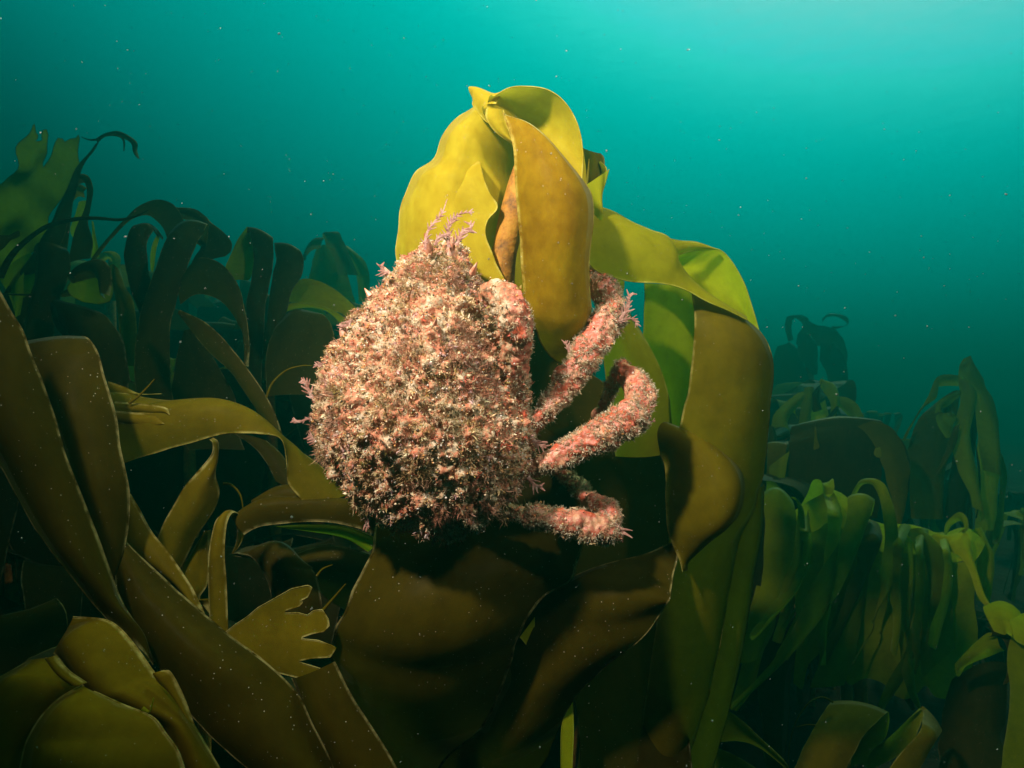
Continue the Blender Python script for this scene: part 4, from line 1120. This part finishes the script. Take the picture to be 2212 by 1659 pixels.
def filaments(P, Nn, per, length, width, hue, spread=.9, segs=2):
    """bunches of tapering bent filaments; returns verts, tris/quads, hue"""
    n = len(P) * per
    P2, N2, H2 = np.repeat(P, per, 0), np.repeat(Nn, per, 0), np.repeat(hue, per, 0)
    L2 = np.repeat(length, per) * (0.5 + 0.8 * RNG.random(n))
    D = unit(N2 + spread * RNG.normal(size=(n, 3)) * .6)
    P2 = P2 + np.repeat(length, per)[:, None] * .25 * RNG.normal(size=(n, 3))
    S_ = unit(np.cross(D, RNG.normal(size=(n, 3))))
    B_ = np.cross(D, S_) * (L2 * .55 * RNG.normal(size=n))[:, None]
    w = (np.repeat(width, per) * (.6 + .8 * RNG.random(n)))[:, None] * S_ / 2
    V = np.stack([P2 - w, P2 + w, P2 + D * (L2 * .5)[:, None] + B_ * .3 - w * 1.1, P2 + D * (L2 * .5)[:, None] + B_ * .3 + w * 1.1, P2 + D * L2[:, None] + B_], 1)
    i = np.arange(n)[:, None] * 5
    Q = i + np.array([[0, 1, 3, 2]])
    T = i + np.array([[2, 3, 4]])
    hv = np.repeat(H2[:, None, :], 5, 1) * np.array([.85, .85, 1.0, 1.0, 1.1])[None, :, None]
    return V.reshape(-1, 3), Q, T, hv.reshape(-1, 3)


def grains(P, Nn, rad, hue):
    n = len(P)
    off = np.array([(1, 0, 0), (-1, 0, 0), (0, 1, 0), (0, -1, 0), (0, 0, 1), (0, 0, -1)], float)
    V = (P + Nn * rad[:, None] * .8)[:, None, :] + off[None] * rad[:, None, None] * (.7 + .6 * RNG.random((n, 6, 1)))
    T0 = np.array([(0, 2, 4), (2, 1, 4), (1, 3, 4), (3, 0, 4), (2, 0, 5), (1, 2, 5), (3, 1, 5), (0, 3, 5)])
    T = (np.arange(n)[:, None, None] * 6 + T0[None]).reshape(-1, 3)
    return V.reshape(-1, 3), T, np.repeat(hue, 6, 0)


def turf():
    Vs, Qs, Ts, Hs, base = [], [], [], [], 0

    def addf(r):
        nonlocal base
        V, Q, T, H_ = r
        Vs.append(V)
        Qs.append(Q + base)
        Ts.append(T + base)
        Hs.append(H_)
        base += len(V)

    def addg(r):
        nonlocal base
        V, T, H_ = r
        Vs.append(V)
        Ts.append(T + base)
        Hs.append(H_)
        base += len(V)
    P, Nn, limb = SAMP(15000)
    vis = Nn[:, 1] < .45
    P, Nn, limb = P[vis], Nn[vis], limb[vis]
    c = ~limb
    # carapace: dense short turf
    Pc, Nc = P[c], Nn[c]
    ln = .0019 * (1 + .9 * fld(Pc, 45, 20.)) * (.7 + .7 * RNG.random(len(Pc)))
    addf(filaments(Pc, Nc, 9, np.clip(ln, .0008, .004), np.full(len(Pc), .00045), hues(Pc), 1.1))
    # soft bushes of fine red and brown algae standing out of it
    P3, N3, l3 = SAMP(9000)
    k = (N3[:, 1] < .4) & ~l3
    P3, N3 = P3[k], N3[k]
    k = fld(P3, 34, 50.) + .25 * RNG.random(len(P3)) > .30
    P3, N3 = P3[k], N3[k]
    hb = np.array([(.30, .11, .06), (.40, .20, .12), (.34, .20, .08), (.42, .30, .16)])[np.clip((fld(P3, 22, 70.) * 5 + 2).astype(int), 0, 3)]
    addf(filaments(P3, N3, 14, np.full(len(P3), .0050) * (.6 + .7 * RNG.random(len(P3))), np.full(len(P3), .00038), hb, .8))
    P4, N4, l4 = SAMP(40000)
    k = l4 & (N4[:, 1] < .5)
    U4 = P4 + CB
    claw = (U4[:, 0] / U4[:, 1] / K * 1106 + 1106 > 1040) & (U4[:, 0] / U4[:, 1] / K * 1106 + 1106 < 1150) & (U4[:, 2] > 1.03)
    k &= ~claw | (RNG.random(len(P4)) < .3)
    Pl, Nl = P4[k], N4[k]
    # legs: patchy fuzz, mostly on the lower and outer sides
    w = fld(Pl, 50, 31.) + .45 * RNG.random(len(Pl)) + .30 * np.clip(Nl[:, 0] - Nl[:, 2], -1, 1)
    Pl, Nl = Pl[w > .0], Nl[w > .0]
    hl = np.array([(.55, .42, .27), (.46, .34, .19), (.38, .24, .14), (.62, .52, .38)])[RNG.integers(0, 4, len(Pl))]
    addf(filaments(Pl, Nl, 9, np.clip(.0021 * (.5 + .9 * RNG.random(len(Pl))), .0008, .004), np.full(len(Pl), .00036), hl))
    # small curled frills
    P, Nn, limb = SAMP(900)
    k = (Nn[:, 1] < .4) & (~limb | (RNG.random(len(P)) < .25))
    addf(filaments(P[k], Nn[k], 5, .0034 * (.6 + .8 * RNG.random(k.sum())), np.full(k.sum(), .0012), hues(P[k]), 1.3))
    # grains, sand, tubercles
    P, Nn, limb = SAMP(16000)
    k = (Nn[:, 1] < .4) & (~limb | (RNG.random(len(P)) < .3))
    P, Nn = P[k], Nn[k]
    g = np.array([(.80, .60, .40), (.66, .30, .09), (.70, .60, .52), (.48, .14, .08), (.08, .05, .03), (.60, .38, .18), (.10, .06, .03)])[RNG.integers(0, 7, len(P))]
    addg(grains(P + Nn * (.0016 * RNG.random(len(P)))[:, None], Nn, .0003 + .0009 * RNG.random(len(P)) ** 3, g))
    me = mesh_from('algae_turf', np.vstack(Vs), [np.vstack(Qs), np.vstack(Ts)], M['turf'], hue=np.vstack(Hs), smooth=False)
    o = link('algae_turf', me, crab)
    o['kind'] = 'stuff'


turf()


def spine(u, v, d, du, dv, dd, r):
    a, b = at(u, v, d), at(u + du * .8, v + dv * .8, d + dd)
    r *= .75
    P = np.array([a + (b - a) * t for t in np.linspace(0, 1, 7)])
    R = pxr(r, d) * np.array([1.15, 1, .85, .68, .5, .3, .08])
    V, Q = tube(P, R, 9)
    link('spine', mesh_from('spine', V - CB, [Q], M['spine']), crab)


for s in [(928, 540, .50, -14, -46, -.012, 12), (974, 548, .492, 8, -52, -.012, 12), (838, 592, .505, -18, -26, -.004, 9), (742, 722, .51, -10, -30, -.004, 10), (800, 640, .505, -16, -22, 0, 8),
          (1020, 590, .495, 14, -30, -.01, 9), (1128, 868, .505, 26, -10, 0, 8), (1142, 905, .51, 22, -4, 0, 8), (692, 850, .52, -18, -4, 0, 8), (690, 930, .52, -20, 6, 0, 9), (712, 1000, .52, -16, 10, 0, 8),
          (760, 1075, .52, -12, 16, 0, 7), (1110, 1075, .52, 14, 16, 0, 7), (860, 700, .462, -4, -16, -.012, 6), (940, 700, .455, 4, -16, -.012, 6), (900, 860, .445, 0, -14, -.014, 6), (830, 960, .452, -6, -10, -.014, 6), (1010, 960, .455, 6, -8, -.014, 6)]:
    spine(*s)


def frond(pts, d, w, seed, col='weed'):
    """a little red seaweed with a flat axis and short side lobes"""
    rg = random.Random(seed)
    P = catmull([at(p[0], p[1], d) for p in pts], 6)
    n = len(P)
    Vs, Fs = [], []

    def ribbon(P, w0):
        T = unit(np.gradient(P, axis=0))
        side = unit(np.cross(T, np.array([rg.uniform(-.4, .4), 1, rg.uniform(-.4, .4)])))
        W_ = w0 * (1 - .75 * np.linspace(0, 1, len(P)))[:, None]
        b = len(Vs)
        for a_, s_, w_ in zip(P, side, W_):
            Vs.extend([a_ - s_ * w_ * .5, a_ + np.array([0, -.25, 0]) * w_, a_ + s_ * w_ * .5])
        for i in range(len(P) - 1):
            q = b + 3 * i
            Fs.append((q, q + 1, q + 4, q + 3))
            Fs.append((q + 1, q + 2, q + 5, q + 4))
    ribbon(P, w)
    T = unit(np.gradient(P, axis=0))
    for i in range(2, n - 1, 2):
        for sgn in (-1, 1):
            if rg.random() < .75:
                sd2 = np.cross(T[i], np.array([0, 1, 0])) * sgn
                dirv = unit(sd2 + T[i] * .8 + np.array([0, rg.uniform(-.6, .3), 0]))
                L = w * rg.uniform(1.0, 2.4) * (1.1 - i / n * .6)
                ribbon(np.array([P[i] + dirv * L * t + T[i] * L * .25 * t * t for t in np.linspace(0, 1, 5)]), w * .7)
    me = mesh_from('red_seaweed', np.array(Vs) - CB, Fs, M['weed'])
    link('red_seaweed', me, crab)


for i, (p, d, w) in enumerate([
        ([(918, 540), (922, 505), (938, 480), (955, 460), (966, 430)], .488, .0045), ([(970, 535), (968, 500), (975, 478), (995, 462), (1024, 458)], .484, .0050), ([(985, 530), (1000, 500), (1018, 492), (1015, 480)], .484, .006),
        ([(940, 530), (950, 510), (975, 505)], .482, .005), ([(690, 880), (670, 850), (662, 830), (650, 822)], .515, .006), ([(695, 905), (665, 905), (645, 912), (630, 908)], .515, .0045), ([(700, 955), (680, 950), (664, 942)], .515, .006),
        ([(720, 780), (700, 790), (678, 788)], .512, .005), ([(1330, 700), (1350, 690), (1372, 690), (1378, 705)], .515, .004), ([(1340, 690), (1356, 665), (1360, 640), (1368, 632)], .515, .0055), ([(1375, 890), (1395, 880), (1420, 876)], .515, .003),
        ([(1380, 905), (1400, 912), (1416, 908)], .515, .003), ([(1325, 1130), (1345, 1150), (1340, 1170)], .528, .007), ([(1150, 950), (1165, 960), (1180, 968)], .50, .006), ([(1140, 1030), (1158, 1050), (1172, 1052)], .505, .006),
        ([(930, 1140), (936, 1160), (940, 1172)], .505, .005), ([(1230, 760), (1224, 745), (1222, 735)], .495, .004), ([(840, 590), (826, 585), (822, 572)], .50, .005), ([(760, 690), (745, 705), (735, 700)], .505, .005), ([(800, 1100), (790, 1125), (796, 1142)], .505, .005)]):
    frond(p, d, w * .6, i)
# ------------------------------------------------------------------ more kelp behind, for depth and darkness


def droop_proto(seed, mats, nb, hgt, length, w0):
    """a kelp plant at the origin: curved stalk and blades that arch over and hang"""
    rg = random.Random(seed)
    root = bpy.data.objects.new('kelp_plant', None)
    COL.objects.link(root)
    root.empty_display_size = .05
    lean = np.array([rg.uniform(-.12, .12), rg.uniform(-.12, .12), 0])
    P = catmull([np.zeros(3), lean * .3 + [0, 0, hgt * .5], lean + [0, 0, hgt]], 6)
    V, Q = tube(P, np.linspace(.016, .009, len(P)), 8)
    link('stipe', mesh_from('stipe', V, [Q], M['stipe']), root)
    top = P[-1]
    for k in range(nb):
        a = 2 * math.pi * (k + rg.uniform(-.3, .3)) / nb
        L = length * rg.uniform(.7, 1.15)
        dirv = np.array([math.cos(a), math.sin(a), 0])
        side = np.array([-math.sin(a), math.cos(a), 0])
        rise = rg.uniform(.03, .22) * L
        reach = rg.uniform(.22, .5) * L
        w = w0 * rg.uniform(.6, 1.3)
        ctr, hw = [], []
        tw = rg.uniform(-.7, .7)
        for t in np.linspace(0, 1, 8):
            x = reach * (1 - (1 - min(1, t * 2.0)) ** 2) + .06 * L * math.sin(t * 5 + a)
            z = rise * math.sin(min(1, t * 2.2) * math.pi / 2) - max(0, t - .35) ** 1.15 * L * 1.15
            ctr.append(top + dirv * x + side * (.05 * L * math.sin(t * 4 + 2 * a)) + np.array([0, 0, z]))
            ang = tw * t
            hw.append((side * math.cos(ang) + dirv * .6 * math.sin(ang)) * w * (.35 + .9 * math.sin(min(1, t * 1.1 + .12) * math.pi) ** .8) * .5)
        ctr, hw = np.array(ctr), np.array(hw)
        Vb, F, m, uv, ed = sheet_mesh(list(ctr - hw), list(ctr + hw), None, rg.uniform(-.12, .12) * w, .05 * w, .001, 4, 6, .004)
        link('blade', mesh_from('blade', Vb, F, M[mats[k % len(mats)]], uv, ed), root)
    return root


def copy_plant(src):
    c = src.copy()
    COL.objects.link(c)
    for ch in src.children:
        d = ch.copy()
        COL.objects.link(d)
        d.parent = c
    return c


PROTO = [droop_proto(11, ['dark', 'brown', 'dark'], 10, .50, .62, .12), droop_proto(23, ['dark', 'moss', 'olive'], 9, .66, .55, .10), droop_proto(37, ['brown', 'dark', 'moss'], 11, .42, .70, .14), droop_proto(51, ['moss', 'lime', 'moss'], 10, .55, .55, .09)]
used = set()
frg = random.Random(77)
SPOTS = []                                  # (u, depth, canopy height above the seabed, prototype)
for d_, us in ((1.6, (-150, 60, 330, 560, 800, 1020, 1260, 1500)), (2.1, (-100, 130, 480, 700, 930, 1150, 1400, 1640, 2280)), (2.8, (-50, 150, 380, 590, 830, 1080, 1330, 1560, 1960, 2240)),
               (3.7, (20, 240, 450, 650, 860, 1120, 1380, 1660, 1880, 2200)), (5.0, (100, 330, 520, 720, 950, 1200, 1480, 1690, 1830, 2010))):
    for u in us:
        SPOTS.append((u + frg.uniform(-40, 40), d_ * frg.uniform(.93, 1.08)))
LABELS = {1.3: 'low dark kelp plant crouching in deep shade', 1.6: 'dark drooping kelp plant of the nearest thicket', 2.1: 'dark kelp plant deep in the shaded thicket', 2.8: 'dim green brown kelp plant half lost in haze',
          3.7: 'hazy kelp plant, a faint drooping shape', 5.0: 'farthest kelp plant, only a ghost in the water'}
LOW = {}
for u, d_, v_ in ((1740, 1.95, 1270), (1900, 2.0, 1290), (2050, 1.95, 1320), (2190, 1.85, 1350), (80, 1.2, 1150), (330, 1.35, 1080), (560, 1.3, 1100), (680, 1.1, 1200)):
    LOW[len(SPOTS)] = v_
    SPOTS.append((u, d_))
for i, (u, d_) in enumerate(SPOTS):
    pi = (3 if (u > 1650 and d_ < 2.5 and i not in LOW) else 0 if i in LOW else frg.randrange(3))
    src = PROTO[pi]
    o = src if pi not in used else copy_plant(src)
    used.add(pi)
    p = at(u, 900, d_)
    o.location = (p[0], p[1], ground(p[0], p[1]))
    o.rotation_euler = (0, 0, frg.uniform(0, 6.28))
    # canopy top follows the line of kelp tops in the photograph
    vt = np.interp(u, [0, 300, 600, 800, 1500, 1700, 1900, 2212], [560, 560, 600, 640, 760, 790, 900, 1060])
    if d_ < 2.5:
        vt += 130 * (2.6 - d_)
    vt = LOW.get(i, vt)
    ztop = at(u, vt, d_)[2]
    s_ = (ztop - o.location.z) / (.62 if pi != 1 else .74)
    s_ = max(.45, min(2.6, s_)) * frg.uniform(.92, 1.03)
    o.scale = (min(s_, 1.5), min(s_, 1.5), s_)
    key_ = min(LABELS, key=lambda k: abs(k - d_))
    side = ' far left of the crab' if u < 300 else ' left of the crab' if u < 750 else ' behind the crab' if u < 1200 else ' behind the big yellow kelp' if u < 1640 else ' at the right'
    o['label'], o['category'], o['group'] = LABELS[key_] + side, 'kelp', 'kelp of the thicket' + side + ' at about %.1f m' % key_

# ------------------------------------------------------------------ particles drifting in the water


def snow():
    n = 17000
    rg = np.random.default_rng(9)
    y = .22 + 2.6 * rg.random(n) ** 1.0
    X = (rg.random(n) - .5) * 2 * (y * .95 + .1)
    Z = CAMZ + (rg.random(n) - .45) * 2 * (y * .72 + .08)
    P = np.stack([X, y, Z], 1)
    r = .00012 + .00028 * rg.random(n) ** 4 * np.clip(1.5 - .55 * y, .25, 1.6)
    off = np.array([(1, 0, 0), (-1, 0, 0), (0, 1, 0), (0, -1, 0), (0, 0, 1), (0, 0, -1)], float)
    st = np.stack([rg.normal(size=(n, 3))], 1) * .7
    V = P[:, None, :] + (off[None] * (.6 + .7 * rg.random((n, 6, 1))) + st * np.sign(off.sum(1))[None, :, None] * .5) * r[:, None, None]
    T0 = np.array([(0, 2, 4), (2, 1, 4), (1, 3, 4), (3, 0, 4), (2, 0, 5), (1, 2, 5), (3, 1, 5), (0, 3, 5)])
    T = (np.arange(n)[:, None, None] * 6 + T0[None]).reshape(-1, 3)
    o = link('drifting_particles', mesh_from('drifting_particles', V.reshape(-1, 3), [T], M['snow']))
    o['kind'] = 'stuff'
    o['label'], o['category'] = 'pale specks drifting all through the water', 'particles'


snow()

# ------------------------------------------------------------------ the water itself, as even haze
hm, ht = new_mat('haze')
ho = N('ShaderNodeOutputMaterial', ht)
pv = N('ShaderNodeVolumePrincipled', ht)
pv.inputs['Color'].default_value = (0.002, 0.40, 0.37, 1)
pv.inputs['Density'].default_value = 0.24
pv.inputs['Anisotropy'].default_value = 0.78
ht.links.new(pv.outputs[0], ho.inputs['Volume'])
x0, x1, y0, y1, z0, z1 = -27, 27, -7, 31, -1.6, 2.6
HV = [(x, y, z) for z in (z0, z1) for y in (y0, y1) for x in (x0, x1)]
HF = [(0, 2, 3, 1), (4, 5, 7, 6), (0, 1, 5, 4), (2, 6, 7, 3), (0, 4, 6, 2), (1, 3, 7, 5)]
hz = link('haze', mesh_from('haze', np.array(HV, float), HF, hm, smooth=False))
hz['kind'] = 'stuff'
hz['label'], hz['category'] = 'teal sea water that veils everything far off', 'water'
